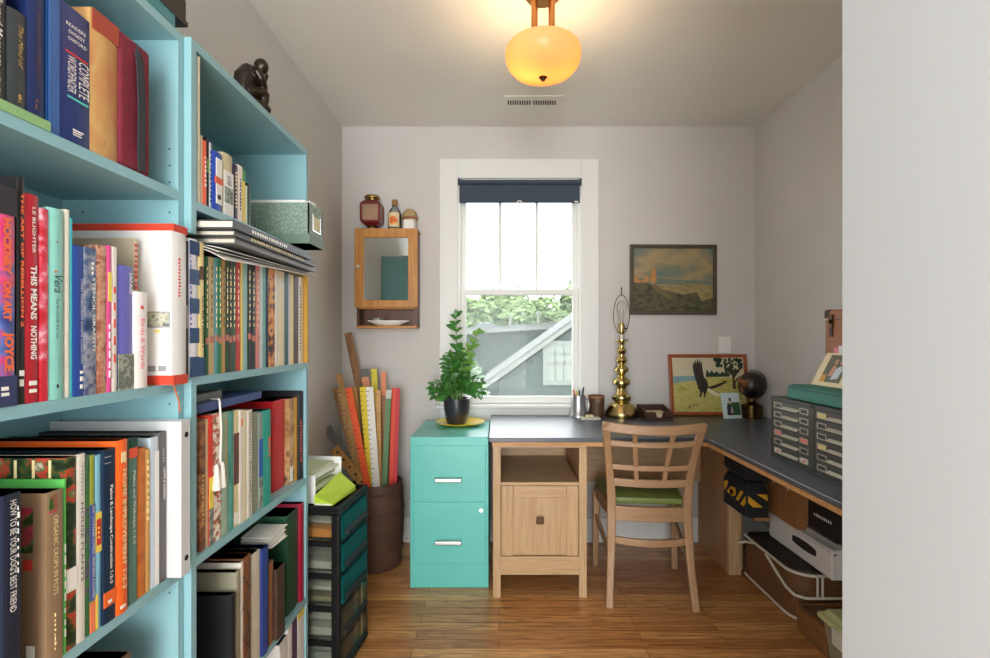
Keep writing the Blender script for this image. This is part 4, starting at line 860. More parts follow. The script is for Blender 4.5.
stems = [  # tip x, y, z, bow, young
    (-0.235, 2.70, 1.340, 0.01, 0), (-0.105, 2.72, 1.245, -0.05, 1), (-0.125, 2.66, 1.10, 0.14, 1), (-0.365, 2.64, 0.965, 0.02, 0), (-0.345, 2.60, 0.925, 0.03, 0),
    (-0.085, 2.66, 0.945, 0.05, 0), (-0.08, 2.60, 0.995, 0.03, 0), (-0.29, 2.68, 1.10, 0.0, 0), (-0.20, 2.60, 1.03, 0.0, 0), (-0.25, 2.58, 0.985, 0.02, 0), (-0.16, 2.60, 1.01, 0.02, 0), (-0.30, 2.78, 1.02, 0, 0), (-0.17, 2.80, 1.08, 0, 0), (-0.26, 2.62, 1.13, 0.01, 0), (-0.205, 2.66, 1.16, 0.0, 0)]
for si, (tx, ty, tz, bow, yg) in enumerate(stems):
    a = Vector((px_+rp_.uniform(-.03, .03), py_+rp_.uniform(-.03, .03), pz_+0.12)); e = Vector((px_+(tx-px_)*0.86, ty, tz-0.03)); n = 10
    mid = a.lerp(e, 0.55)+Vector(((a.x-e.x)*0.25, (a.y-e.y)*0.25, 0.03+bow))
    if si == 2: mid = Vector((-0.19, 2.69, 1.25))
    P = [a*(1-u)**2+mid*2*u*(1-u)+e*u*u for u in [k/(n-1) for k in range(n)]]
    st = MB().tube(P, [0.006*(1-0.7*k/(n-1)) for k in range(n)], 6).build('plant_stalk', M_stem, pp, smooth=True)
    lm = MB(); L0 = 0.062 if si not in (2,) else 0.034
    start = 3 if tz < 1.15 else 4
    for k in range(start, n):
        p = P[k]; t = (P[min(k+1, n-1)]-P[k-1]).normalized(); side = t.cross(Vector((0, -1, 0.25))).normalized()
        for sg in (-1, 1):
            dv = side*sg*0.85+t*0.75+Vector((0, rp_.uniform(-.45, .25), rp_.uniform(-.15, .2)))
            L = L0*rp_.uniform(0.75, 1.12)*(0.75 if k > n-3 else 1)
            leaflet(lm, p+t*rp_.uniform(-.006, .006), dv, Vector((0, -0.6, 0.8))+side*sg*0.2, L, L*0.33)
    leaflet(lm, P[-1], (P[-1]-P[-2]), Vector((0, -0.7, 0.7)), L0*0.8, L0*0.2)
    o = lm.build('leaves', M_leaf2 if yg else M_leaf, st, smooth=True)

# ---------------------------------------------------------------- things on the worktop under the window
ZT = ZD+0.0005
tk = thing('tankard', (0.455, 2.84, ZT), 'pewter tankard holding pens at the window corner of the worktop', 'mug')
tcx, tcy = 0.455, 2.84
MB().lathe([(0.0, 0.0), (0.053, 0.0), (0.052, 0.012), (0.045, 0.022), (0.041, 0.06), (0.039, 0.122), (0.036, 0.122), (0.037, 0.012), (0.0, 0.010)], (tcx, tcy, ZT), 32).build('vessel', mat('pewter', (176, 178, 178), 0.36, 0.85), tk, smooth=True)
MB().tube([(tcx+0.036, tcy-0.01, ZT+0.105), (tcx+0.052, tcy-0.03, ZT+0.10), (tcx+0.055, tcy-0.034, ZT+0.07), (tcx+0.05, tcy-0.028, ZT+0.035), (tcx+0.041, tcy-0.01, ZT+0.025)], 0.0055, 8).build('handle', mat('pewter', (176, 178, 178)), tk, smooth=True)
for i, (dx, dy, lx, ly, hh, colr, capc, lab) in enumerate(((-0.016, 0.0, -0.028, 0.0, 0.153, (196, 60, 50), (220, 90, 80), 'red pen standing leftmost in the pewter tankard'), (-0.004, -0.01, -0.012, -0.005, 0.152, (226, 206, 50), (230, 214, 60), 'yellow highlighter standing in the pewter tankard'),
        (0.01, 0.01, 0.006, 0.0, 0.15, (44, 46, 50), (50, 50, 54), 'short charcoal pen in the middle of the pewter tankard'), (0.014, -0.006, 0.03, -0.006, 0.168, (28, 30, 34), (40, 42, 46), 'black pen leaning right in the pewter tankard'), (0.02, 0.008, 0.022, 0.01, 0.155, (150, 154, 158), (180, 184, 188), 'silver grey pen beside the leaning black pen'))):
    pn = thing('pen', (tcx+dx*0.5, tcy+dy*0.5, ZT+0.013), lab, 'pen', 'pens in the tankard')
    A = Vector((tcx+dx*0.5, tcy+dy*0.5, ZT+0.013)); B_ = Vector((tcx+lx, tcy+ly, ZT+hh))
    MB().tube([A, A.lerp(B_, 0.8)], 0.0042, 8).build('barrel', mat('pen_%d' % i, colr, 0.4), pn, smooth=True)
    MB().tube([A.lerp(B_, 0.8), B_], [0.0048, 0.004], 8).build('cap', mat('pen_cap_%d' % i, capc, 0.35), pn, smooth=True)
cu = thing('leather_cup', (0.558, 2.835, ZT), 'dark brown leather cup beside the pewter tankard', 'cup')
MB().lathe([(0.0, 0.0), (0.044, 0.0), (0.045, 0.118), (0.040, 0.118), (0.039, 0.006), (0.0, 0.005)], (0.558, 2.835, ZT), 32).build('cup_body', mat('cup_leather', (84, 54, 38), 0.5, noise=0.15, scale=40), cu, smooth=True)
MB().lathe([(0.0452, 0.108), (0.0468, 0.109), (0.0468, 0.121), (0.040, 0.121)], (0.558, 2.835, ZT), 32, cap=False).build('rim_band', mat('cup_rim', (150, 102, 66), 0.5), cu, smooth=True)
bx('badge', mat('badge_metal', (120, 104, 84), 0.4, 0.6), cu, 0.545, 0.571, 2.7885, 2.792, ZT+0.086, ZT+0.104)
nt_ = thing('note_pad', (0.51, 2.742, ZT), 'pale note pad with a small cream clip in front of the leather cup', 'note pad')
bx('pad', mat('pad_cream', (206, 206, 192), 0.7), nt_, 0.455, 0.556, 2.712, 2.775, ZT, ZT+0.010)
bx('clip', mat('clip_cream', (224, 210, 160), 0.5), nt_, 0.480, 0.525, 2.735, 2.768, ZT+0.0101, ZT+0.022, bevel=0.006)
la = thing('brass_lamp', (0.7016, 2.835, ZT), 'turned brass table lamp without its shade, bare bulb inside a wire harp', 'table lamp')
lx, ly = 0.7016, 2.835
Rp = lambda y, r: (r/174.6, (419.5-y)/174.6)
prof = [(0.0, 0.0), Rp(419.4, 15.5), Rp(417, 16), Rp(414.5, 15.8), Rp(413, 14.6), Rp(411, 14.0), Rp(408, 12.2), Rp(406, 10), Rp(404.5, 7.2), Rp(403, 8.8), Rp(401, 9.6), Rp(399, 9.2), Rp(397.5, 6.5), Rp(395, 5.0), Rp(391.5, 4.2), Rp(389, 5.6), Rp(387.5, 8.2), Rp(385, 8.9), Rp(382.5, 8.0), Rp(380.5, 5.0), Rp(378, 3.6), Rp(376, 5.0), Rp(374.5, 7.0), Rp(372.5, 7.4), Rp(370.5, 6.4), Rp(369, 4.0), Rp(367, 3.4), Rp(365.5, 5.0), Rp(363.5, 6.2), Rp(361, 5.2), Rp(359.5, 3.4), Rp(357.5, 3.2), Rp(356, 4.6), Rp(354, 5.2), Rp(352, 4.4), Rp(350.5, 2.8), Rp(348, 2.6), Rp(345.5, 3.6), Rp(343.5, 7.0), Rp(342.7, 7.0), Rp(343.3, 2.5), (0.0, (419.5-343.3)/174.6)]
MB().lathe(prof, (lx, ly, ZT), 40).build('column', M_brass, la, smooth=True)
MB().lathe([(0.0, 0.435)]+[(0.0105, 0.4355), (0.0105, 0.47), (0.0, 0.47)], (lx, ly, ZT), 20).build('neck_sleeve', mat('ivory_sleeve', (226, 220, 200), 0.5), la, smooth=True)
sk = MB().lathe([(0.0, 0.47), (0.014, 0.471), (0.018, 0.478), (0.018, 0.52), (0.015, 0.535), (0.0, 0.536)], (lx, ly, ZT), 24).build('socket', M_brass, la, smooth=True)
MB().tube([(lx+0.017, ly-0.005, ZT+0.505), (lx+0.034, ly-0.012, ZT+0.505)], 0.004, 8).build('switch_key', mat('dark_bronze', (62, 50, 42)), sk)
MB().lathe([(0.010, 0.534), (0.012, 0.55), (0.018, 0.575), (0.027, 0.60), (0.030, 0.622), (0.026, 0.645), (0.015, 0.66), (0.0, 0.665)], (lx, ly, ZT), 28, cap=False).build('bulb', glass('bulb_glass', (0.98, 0.98, 0.96), 0.03), la, smooth=True)
MB().tube([(lx-0.008, ly, ZT+0.54), (lx-0.011, ly, ZT+0.61), (lx, ly, ZT+0.622), (lx+0.011, ly, ZT+0.61), (lx+0.008, ly, ZT+0.54)], 0.0012, 6).build('filament', mat('filament_wire', (150, 130, 100), 0.4, 0.6), la)
hp = []
for k in range(25):
    a = -PI/2+0.15+(2*PI-0.3)*k/24; hp.append((lx+0.046*math.cos(a)*(1 if math.sin(a) < 0.2 else 0.98), ly, ZT+0.583+0.112*math.sin(a)))
MB().tube(hp, 0.0022, 8).build('harp', mat('dark_bronze', (62, 50, 42)), la, smooth=True)
MB().lathe([(0.0, 0.694), (0.006, 0.695), (0.003, 0.703), (0.003, 0.725), (0.0045, 0.735), (0.0, 0.744)], (lx, ly, ZT), 14).build('finial', mat('dark_bronze', (62, 50, 42)), la, smooth=True)
lt = thing('letter_tray', (0.85, 2.77, ZT), 'dark wooden note tray with a notched front, right of the brass lamp', 'tray')
M_dw = wood('dark_walnut', (84, 52, 38), (54, 32, 24), 0)
lt_p = [(0.752, 2.855), (0.905, 2.855), (0.94, 2.70), (0.80, 2.70)]
bx('tray_floor', M_dw, lt, 0.812, 0.947, 2.725, 2.87, ZT, ZT+0.006)
bx('back_wall', M_dw, lt, 0.80, 0.952, 2.87, 2.878, ZT, ZT+0.065)
for x0 in (0.804, 0.947): MB().prism([(x0, 2.718, ZT), (x0, 2.87, ZT), (x0, 2.87, ZT+0.065), (x0, 2.718, ZT+0.042)], (0.008, 0, 0)).build('side_wall', M_dw, lt)
MB().prism([(0.812, 2.718, ZT), (0.947, 2.718, ZT), (0.947, 2.718, ZT+0.042), (0.905, 2.718, ZT+0.042), (0.894, 2.718, ZT+0.012), (0.870, 2.718, ZT+0.012), (0.859, 2.718, ZT+0.042), (0.812, 2.718, ZT+0.042)], (0, 0.007, 0)).build('notched_wall', M_dw, lt)
nn_ = thing('note_paper', (0.867, 2.777, ZT+0.006), 'stack of cream note paper lying in the dark wooden tray', 'paper')
bx('paper_block', mat('note_cream', (226, 204, 170), 0.8), nn_, 0.822, 0.937, 2.732, 2.862, ZT+0.0062, ZT+0.032)

# ---------------------------------------------------------------- pictures, globe, cards
def poly_on(mb, o, ax, ay, n, pts, lift):
    o = Vector(o); ax = Vector(ax); ay = Vector(ay); n = Vector(n)
    mb.poly([o+ax*u+ay*v+n*lift for u, v in pts])
def picture(name, label, cat, o, ax, ay, fw, fd, fm, canvas, layers):
    """framed picture: o = lower left outer corner, ax/ay full width/height vectors, facing n"""
    o = Vector(o); ax = Vector(ax); ay = Vector(ay); n = ax.cross(ay).normalized(); Lx, Ly = ax.length, ay.length
    t = thing(name, tuple(o+ax*0.5), label, cat); u = ax/Lx; v = ay/Ly
    def slab(mb, u0, u1, v0, v1, d0, d1):
        mb.hexa([o+u*a+v*b_+n*c for c in (d0, d1) for a, b_ in ((u0, v0), (u1, v0), (u1, v1), (u0, v1))])
    f = MB(); slab(f, 0, fw, 0, Ly, 0, fd); slab(f, Lx-fw, Lx, 0, Ly, 0, fd); slab(f, fw, Lx-fw, 0, fw, 0, fd); slab(f, fw, Lx-fw, Ly-fw, Ly, 0, fd)
    f.build('frame', fm, t, bevel=0.003)
    c = MB(); slab(c, fw-0.002, Lx-fw+0.002, fw-0.002, Ly-fw+0.002, 0.001, fd*0.5); cv = c.build('canvas', canvas, t)
    io = o+u*fw+v*fw; iax = u*(Lx-2*fw); iay = v*(Ly-2*fw)
    for k, (nm, mm, polys) in enumerate(layers):
        b = MB()
        for p in polys: poly_on(b, io, iax, iay, n, p, fd*0.5+0.0004*(k+1))
        b.build(nm, mm, cv)
    return t
M_sky = patch('dusk_sky_paint', [(92, 116, 116), (130, 128, 100), (168, 146, 104), (120, 124, 108), (84, 110, 116)], 2.6, 0.5, (1, 1, 2.2))
M_land = patch('dark_moor_paint', [(44, 46, 34), (70, 66, 44), (96, 90, 60), (54, 54, 44)], 18, 0.5, (1, 1, 2))
M_rock = patch('sunlit_rock_paint', [(170, 118, 66), (190, 138, 80), (140, 94, 54)], 22)
M_fr1 = mat('old_gilt_frame', (76, 68, 48), 0.5, noise=0.2, scale=30)
Yp = YB-0.0015
picture('framed_painting', 'dark framed landscape painting of orange rocks hanging on the back wall', 'painting', (0.772, Yp, 1.338), (0.512, 0, -0.002), (0, 0, 0.414), 0.022, 0.02, M_fr1, M_sky, [
    ('painted_haze', patch('blue_storm_paint', [(84, 110, 112), (100, 118, 108), (118, 122, 100)], 12), [[(0, .42), (1, .42), (1, .47), (.6, .50), (.3, .52), (0, .53)]]),
    ('painted_plain', patch('plain_paint', [(130, 120, 76), (160, 142, 92), (104, 100, 70)], 22, 0.5, (1, 1, 5)), [[(0, .1), (1, .1), (1, .42), (.8, .44), (.45, .41), (0, .38)]]),
    ('painted_ground', M_land, [[(0, 0), (1, 0), (1, .22), (.86, .16), (.8, .3), (.62, .26), (.5, .3), (.36, .34), (.25, .36), (.2, .44), (0, .46)]]),
    ('painted_rocks', M_rock, [[(0, .46), (.0, .52), (.04, .56), (.07, .5), (.12, .49), (.15, .57), (.19, .56), (.2, .47), (.1, .44)], [(.21, .46), (.22, .62), (.25, .69), (.28, .66), (.29, .46), (.25, .42)]]),
    ('painted_path', mat('path_paint', (116, 100, 66), 0.6), [[(.2, .42), (.27, .43), (.42, .3), (.5, .2), (.44, .2), (.3, .3)]])])
M_fr2 = wood('cherry_frame', (168, 88, 48), (136, 66, 34), 0, 0.35)
lean = 0.05
_tr = random.Random(4); TREE = []
for _k in range(70):
    _u = _tr.uniform(.60, .985); _v = _tr.uniform(.70 if _u > .72 else .84, .985); _r = _tr.uniform(.018, .04)
    TREE.append([(min(1, _u+_r*.8*_tr.uniform(.6, 1.2)*math.cos(a*PI/3.5)), min(1, _v+_r*1.05*_tr.uniform(.6, 1.2)*math.sin(a*PI/3.5))) for a in range(7)])
M_egl = mat('eagle_paint', (48, 38, 32), 0.6, noise=0.3, scale=60)
o0 = Vector((0.996, YB-0.056, ZT)); axv = Vector((0.460, 0.0, 0)); ayv = Vector((0, lean, 0.352))
picture('framed_eagle_picture', 'wood framed painting of a landing eagle leaning on the wall behind the globe', 'painting', o0, axv, ayv, 0.020, 0.018, M_fr2, mat('painted_cream_sky', (206, 196, 164), 0.5, noise=0.05, scale=10), [
    ('painted_field', patch('field_paint', [(176, 166, 84), (196, 186, 110), (160, 150, 70)], 16, 0.5, (1, 1, 4)), [[(0, 0), (1, 0), (1, .62), (.5, .64), (0, .52)]]),
    ('painted_water', mat('water_paint', (128, 160, 166), 0.5, noise=0.1, scale=20), [[(0, .52), (.42, .60), (.42, .66), (0, .66)]]),
    ('painted_treeline', mat('treeline_paint', (40, 62, 44), 0.7), [[(.46, .64), (.8, .65), (.8, .72), (.74, .70), (.7, .74), (.66, .70), (.62, .75), (.58, .71), (.55, .77), (.52, .71), (.48, .78)], [(.46, .64), (.46, .645), (.78, .655), (.78, .645)]]+TREE),
    ('painted_tree_trunk', mat('paint_trunk', (64, 46, 34), 0.7), [[(.82, .80), (.845, .80), (.86, .60), (.88, .42), (.83, .42), (.835, .60)], [(.84, .66), (.96, .84), (.975, .83), (.85, .60)], [(.835, .66), (.74, .80), (.75, .81), (.845, .71)], [(.85, .55), (.93, .66), (.94, .65), (.855, .50)]]),
    ('painted_eagle', M_egl, [[(.35, .44), (.325, .56), (.30, .70), (.29, .82), (.30, .93), (.315, .87), (.325, .97), (.345, .89), (.36, .99), (.375, .90), (.395, .985), (.402, .88), (.425, .95), (.42, .82), (.43, .72), (.44, .64), (.48, .56), (.49, .48), (.44, .40)], [(.47, .45), (.58, .49), (.68, .54), (.755, .575), (.75, .545), (.70, .50), (.60, .44), (.50, .41)], [(.335, .44), (.365, .40), (.375, .34), (.355, .28), (.37, .26), (.395, .31), (.405, .36), (.42, .36), (.425, .29), (.415, .25), (.435, .26), (.45, .33), (.47, .40), (.49, .45), (.42, .48)]]),
    ('painted_tail', mat('tail_paint', (226, 216, 190), 0.6), [[(.47, .40), (.53, .32), (.63, .28), (.64, .32), (.56, .38), (.49, .44)]]),
    ('painted_grass', mat('grass_paint', (96, 84, 44), 0.7), [[(.2, .06), (.21, .14), (.23, .07)], [(.25, .08), (.28, .14), (.27, .08)], [(.3, .1), (.34, .15), (.32, .1)]])])
def photo_card(name, label, o, ax, ay, card, layers, thick=0.002):
    o = Vector(o); ax = Vector(ax); ay = Vector(ay); n = ax.cross(ay).normalized()
    t = thing(name, tuple(o+ax*0.5), label, 'photo'); c = MB(); c.hexa([o+n*d+p for d in (-thick, 0) for p in (Vector(), ax, ax+ay, ay)]); cv = c.build('card', card, t)
    for k, (nm, mm, polys) in enumerate(layers):
        b = MB()
        for p in polys: poly_on(b, o, ax, ay, n, p, 0.0004*(k+1))
        b.build(nm, mm, cv)
M_skin = mat('printed_skin', (196, 146, 116), 0.6)
photo_card('photo_card', 'small pale blue photo card of a person in a cap before the eagle picture', (1.256, 2.765, ZT), (0.110, 0.014, 0), (0, 0.045, 0.138), mat('card_pale_blue', (206, 226, 228), 0.35), [
    ('photo_print', mat('photo_green', (44, 84, 48), 0.4, noise=0.3, scale=30), [[(.22, .12), (.96, .12), (.96, .62), (.62, .62), (.3, .6)]]),
    ('photo_coat', mat('photo_coat', (40, 42, 60), 0.5), [[(.26, .12), (.6, .12), (.62, .3), (.52, .5), (.36, .52), (.24, .44)]]),
    ('photo_shirt', mat('photo_shirt', (206, 170, 150), 0.5), [[(.44, .2), (.55, .2), (.56, .4), (.48, .46)]]),
    ('photo_face', M_skin, [[(.40, .54), (.50, .54), (.51, .68), (.41, .70)]]), ('photo_cap', mat('photo_cap', (34, 60, 58), 0.5), [[(.38, .68), (.54, .67), (.50, .80), (.41, .80)]])])
gl = thing('globe', (1.425, 2.79, ZT), 'small dark desk globe on a ridged brass base in the worktop corner', 'globe')
gx, gy = 1.425, 2.79
pr = [(0.0, 0.0), (0.056, 0.0)]
for k in range(6): pr += [(0.057, 0.004+k*0.012), (0.057, 0.010+k*0.012), (0.052, 0.0115+k*0.012), (0.052, 0.0145+k*0.012)]
pr += [(0.03, 0.082), (0.012, 0.09), (0.012, 0.11), (0.0, 0.11)]
MB().lathe(pr, (gx, gy, ZT), 36).build('globe_base', mat('dark_brass', (96, 74, 44), 0.3, 1.0), gl, smooth=True)
MB().ball((gx, gy, ZT+0.185), 0.074, 36, 24).build('sphere', patch('globe_map', [(18, 17, 16), (24, 21, 19), (28, 24, 20), (60, 42, 28), (190, 112, 50)], 10, 0.35), gl, smooth=True)
mer = [(gx+0.083*math.cos(a), gy-0.0*math.sin(a), ZT+0.185+0.083*math.sin(a)) for a in [(-PI/2-0.2)+(PI+0.35)*k/24 for k in range(25)]]
MB().tube(mer, 0.003, 6).build('meridian', mat('dark_brass', (96, 74, 44)), gl, smooth=True)
sw = thing('light_switch', (1.355, YB, 1.18), 'white wall plate above the eagle picture on the back wall', 'switch')
bx('plate', M_white, sw, 1.296, 1.374, YB-0.006, YB-0.0003, 1.112, 1.208, bevel=0.002)
bx('toggle', M_white, sw, 1.329, 1.341, YB-0.014, YB-0.006, 1.15, 1.172, bevel=0.001)

# ---------------------------------------------------------------- chair
ch = thing('chair', (0, 0, 0), 'light wooden grid back chair with a green seat pad tucked at the worktop', 'chair')
def rect_loft(mb, secs):
    """secs: (x,y,z,wx,wy) horizontal rectangles"""
    mb.loft([[(x-a/2, y-b/2, z), (x+a/2, y-b/2, z), (x+a/2, y+b/2, z), (x-a/2, y+b/2, z)] for x, y, z, a, b in secs]); return mb
def rail_loft(mb, secs):
    """secs: (x,y,z,wy,wz) rectangles in the yz plane"""
    mb.loft([[(x, y-a/2, z-b/2), (x, y+a/2, z-b/2), (x, y+a/2, z+b/2), (x, y-a/2, z+b/2)] for x, y, z, a, b in secs]); return mb
def post_xy(z):
    """centre of the back post (half width, y) at height z"""
    P = [(0.0, 0.187, -0.195), (0.22, 0.174, -0.150), (0.40, 0.168, -0.132), (0.50, 0.170, -0.132), (0.62, 0.182, -0.148), (0.74, 0.197, -0.190), (0.832, 0.208, -0.238)]
    for a, b in zip(P, P[1:]):
        if z <= b[0]:
            u = (z-a[0])/(b[0]-a[0]); return a[1]+(b[1]-a[1])*u, a[2]+(b[2]-a[2])*u
    return P[-1][1:]
for sx in (-1, 1):
    secs = []
    for k in range(15):
        z = 0.832*k/14; hx, y = post_xy(z); w_ = 0.032+0.009*math.exp(-((z-0.42)/0.16)**2); secs.append((sx*hx, y, z, w_, 0.030))
    rect_loft(MB(), secs).build('back_leg', M_chair, ch, bevel=0.006, seg=2)
for sx in (-1, 1):
    rect_loft(MB(), [(sx*0.204, 0.212, 0, 0.028, 0.028), (sx*0.196, 0.200, 0.40, 0.036, 0.036)]).build('front_leg', M_chair, ch, bevel=0.005)
def back_rail(name, z, hgt, dip, sag, thick=0.020, grow=0.0):
    hx, y = post_xy(z); secs = []
    for k in range(13):
        u = -1+2*k/12; secs.append((u*(hx+grow), y-sag*(1-u*u), z-dip*(1-u*u), thick, hgt))
    return rail_loft(MB(), secs).build(name, M_chairx, ch, bevel=0.004)
M_chairx = wood('chair_beech_across', (172, 137, 102), (150, 114, 80), 0, 0.4, amount=0.9)
back_rail('crest_rail', 0.815, 0.040, 0.014, 0.030, 0.022, 0.014)
back_rail('grid_rail', 0.735, 0.025, 0.006, 0.026)
back_rail('grid_rail', 0.620, 0.026, 0.004, 0.020)
back_rail('grid_rail', 0.548, 0.036, 0.004, 0.016)
for sx in (-1, 1):
    secs = []
    for k in range(9):
        z = 0.55+0.265*k/8; hx, y = post_xy(z); u = 0.345+0.07*(z-0.55)/0.265; sag = 0.016+(z-0.55)/0.265*0.014
        secs.append((sx*hx*u, y-sag*(1-u*u), z-0.004, 0.021, 0.016))
    rect_loft(MB(), secs).build('grid_slat', M_chair, ch, bevel=0.003)
rail_loft(MB(), [(-0.152+0.304*k/8, -0.130-0.012*(1-(2*k/8-1)**2), 0.402, 0.026, 0.066) for k in range(9)]).build('seat_rail', M_chairx, ch, bevel=0.004)
rail_loft(MB(), [(-0.18+0.36*k/8, 0.20, 0.400, 0.024, 0.060) for k in range(9)]).build('seat_rail', M_chairx, ch, bevel=0.004)
for sx in (-1, 1):
    MB().hexa([(sx*0.155, -0.12, 0.372), (sx*0.178, -0.12, 0.372), (sx*0.208, 0.19, 0.372), (sx*0.185, 0.19, 0.372), (sx*0.155, -0.12, 0.434), (sx*0.178, -0.12, 0.434), (sx*0.208, 0.19, 0.434), (sx*0.185, 0.19, 0.434)]).build('side_rail', M_chair, ch, bevel=0.004)
    a, b = (sx*0.172, -0.137, 0.20), (sx*0.200, 0.206, 0.27)
    MB().hexa([(a[0]-0.008, a[1], a[2]-0.013), (a[0]+0.008, a[1], a[2]-0.013), (b[0]+0.008, b[1], b[2]-0.013), (b[0]-0.008, b[1], b[2]-0.013), (a[0]-0.008, a[1], a[2]+0.013), (a[0]+0.008, a[1], a[2]+0.013), (b[0]+0.008, b[1], b[2]+0.013), (b[0]-0.008, b[1], b[2]+0.013)]).build('stretcher', M_chair, ch, bevel=0.003)
rail_loft(MB(), [(-0.168+0.336*k/10, -0.140+0.030*(1-(2*k/10-1)**2)*-1, 0.285-0.004*(1-(2*k/10-1)**2), 0.018, 0.032) for k in range(11)]).build('stretcher', M_chairx, ch, bevel=0.004)
sp = MB(); lp = []
for z, ins in ((0.436, 0.004), (0.447, 0.0), (0.462, 0.004), (0.474, 0.028), (0.478, 0.07)):
    lp.append([(sx*(hw-ins*0.9), yy+(-ins if yy > 0 else ins), z) for sx, hw, yy in ((-1, 0.158, -0.108), (-1, 0.190, 0.10), (-1, 0.200, 0.195), (-1, 0.175, 0.222), (1, 0.175, 0.222), (1, 0.200, 0.195), (1, 0.190, 0.10), (1, 0.158, -0.108))])
sp.loft(lp).build('seat_pad', mat('green_vinyl', (112, 122, 60), 0.4, noise=0.1, scale=20), ch, smooth=True)
ch.location = (0.693, 2.384, 0); ch.rotation_euler = (0, 0, math.radians(-4.5))
cd = MB().tube([(0.43, 2.88, 0.24), (0.455, 2.80, 0.16), (0.47, 2.74, 0.08), (0.45, 2.66, 0.012), (0.42, 2.60, 0.005), (0.435, 2.50, 0.005), (0.425, 2.40, 0.005)], 0.004, 8).build('power_cord', mat('cord_black', (26, 26, 28), 0.5), None, smooth=True)
tag(cd, 'thin black cord on the floor behind the oak cabinet leg', 'cord')

# ---------------------------------------------------------------- wall cabinet
wc = thing('wall_cabinet', (-0.64, YB, 1.26), 'golden oak wall cabinet with mirror door and open niche below', 'wall cabinet')
M_gold_x = wood('golden_oak_across', (200, 142, 68), (168, 110, 46), 0); M_gold_z = wood('golden_oak_upright', (200, 142, 68), (168, 110, 46), 2)
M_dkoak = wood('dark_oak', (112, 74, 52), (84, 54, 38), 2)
AX0, AX1, AYF, AZ0, AZ1 = -0.818, -0.463, 2.82, 1.264, 1.823
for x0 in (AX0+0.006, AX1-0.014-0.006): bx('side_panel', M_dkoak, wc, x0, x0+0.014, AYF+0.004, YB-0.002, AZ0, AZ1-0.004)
bx('top_panel', M_gold_x, wc, AX0, AX1, AYF, YB-0.002, AZ1-0.014, AZ1, bevel=0.002)
bx('bottom_panel', M_gold_x, wc, AX0+0.006, AX1-0.006, AYF, YB-0.002, AZ0-0.008, AZ0+0.006)
bx('niche_shelf', M_gold_x, wc, AX0+0.0205, AX1-0.0205, AYF+0.004, YB-0.01, 1.366, 1.376)
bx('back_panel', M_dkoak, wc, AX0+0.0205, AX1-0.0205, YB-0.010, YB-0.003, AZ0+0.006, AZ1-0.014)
dr = MB(); z0, z1 = 1.374, AZ1-0.002
for (a, b_, c_, d_) in ((AX0, AX0+0.052, z0, z1), (AX1-0.052, AX1, z0, z1), (AX0+0.052, AX1-0.052, z1-0.052, z1), (AX0+0.052, AX1-0.052, z0, z0+0.040)): dr.box(a, b_, AYF-0.018, AYF-0.0008, c_, d_)
door = dr.build('door', M_gold_z, wc, bevel=0.0015)
bx('mirror', mat('silvered_mirror', (216, 222, 218), 0.03, 1.0), door, AX0+0.050, AX1-0.050, AYF-0.010, AYF-0.006, z0+0.038, z1-0.050)
MB().tube([(AX0+0.022, AYF-0.018, 1.602), (AX0+0.022, AYF-0.026, 1.602), (AX0+0.022, AYF-0.034, 1.602), (AX0+0.022, AYF-0.038, 1.602)], [0.005, 0.005, 0.011, 0.006], 14).build('knob', mat('glass_knob', (196, 196, 186), 0.2), door, smooth=True)
MB().box(AX0-0.003, AX0+0.003, AYF-0.02, AYF-0.0185, 1.36, 1.372)
di = thing('dish', (-0.64, 2.87, AZ0+0.006), 'white shallow dish in the open niche of the wall cabinet', 'dish')
MB().loft([[(-0.64+r*1.22*math.cos(2*PI*k/36), 2.872+r*0.42*math.sin(2*PI*k/36), AZ0+0.0065+z) for k in range(36)] for r, z in ((0.045, 0.0), (0.056, 0.003), (0.100, 0.026), (0.102, 0.031), (0.096, 0.028), (0.055, 0.008), (0.01, 0.006))]).build('dish_bowl', M_white, di, smooth=True)
ck = thing('metal_clip', (-0.69, 2.865, AZ0+0.02), 'small silver clasp lying in the white dish of the wall cabinet niche', 'clasp')
MB().tube([(-0.735, 2.865, AZ0+0.046), (-0.70, 2.86, AZ0+0.052), (-0.67, 2.868, AZ0+0.044), (-0.65, 2.862, AZ0+0.046)], 0.005, 8).box(-0.72, -0.69, 2.857, 2.873, AZ0+0.022, AZ0+0.05).build('clasp', M_steel, ck)
# lantern
ln = thing('lantern', (-0.735, 2.875, AZ1), 'red square lantern with brass cap on top of the wall cabinet', 'lantern')
M_rlac = mat('red_lacquer', (112, 30, 34), 0.3, coat=0.4); M_lbr = mat('lantern_brass', (168, 140, 84), 0.28, 1.0)
qx, qy = -0.735, 2.872
MB().lathe([(0.0, 0.0), (0.036, 0.0), (0.036, 0.006), (0.022, 0.010), (0.018, 0.022), (0.0, 0.022)], (qx, qy, AZ1+0.0005), 28).build('lantern_base', M_lbr, ln, smooth=True)
b = MB(); b.loft([[(qx-s, qy-s, AZ1+z), (qx+s, qy-s, AZ1+z), (qx+s, qy+s, AZ1+z), (qx-s, qy+s, AZ1+z)] for s, z in ((0.028, 0.022), (0.046, 0.036), (0.046, 0.044))]); 
b.loft([[(qx-s, qy-s, AZ1+z), (qx+s, qy-s, AZ1+z), (qx+s, qy+s, AZ1+z), (qx-s, qy+s, AZ1+z)] for s, z in ((0.046, 0.122), (0.048, 0.128), (0.034, 0.142), (0.026, 0.148))])
for sx in (-1, 1):
    for sy in (-1, 1): b.box(qx+sx*0.0435-0.005, qx+sx*0.0435+0.005, qy+sy*0.0435-0.005, qy+sy*0.0435+0.005, AZ1+0.044, AZ1+0.122)
b.build('lantern_frame', M_rlac, ln)
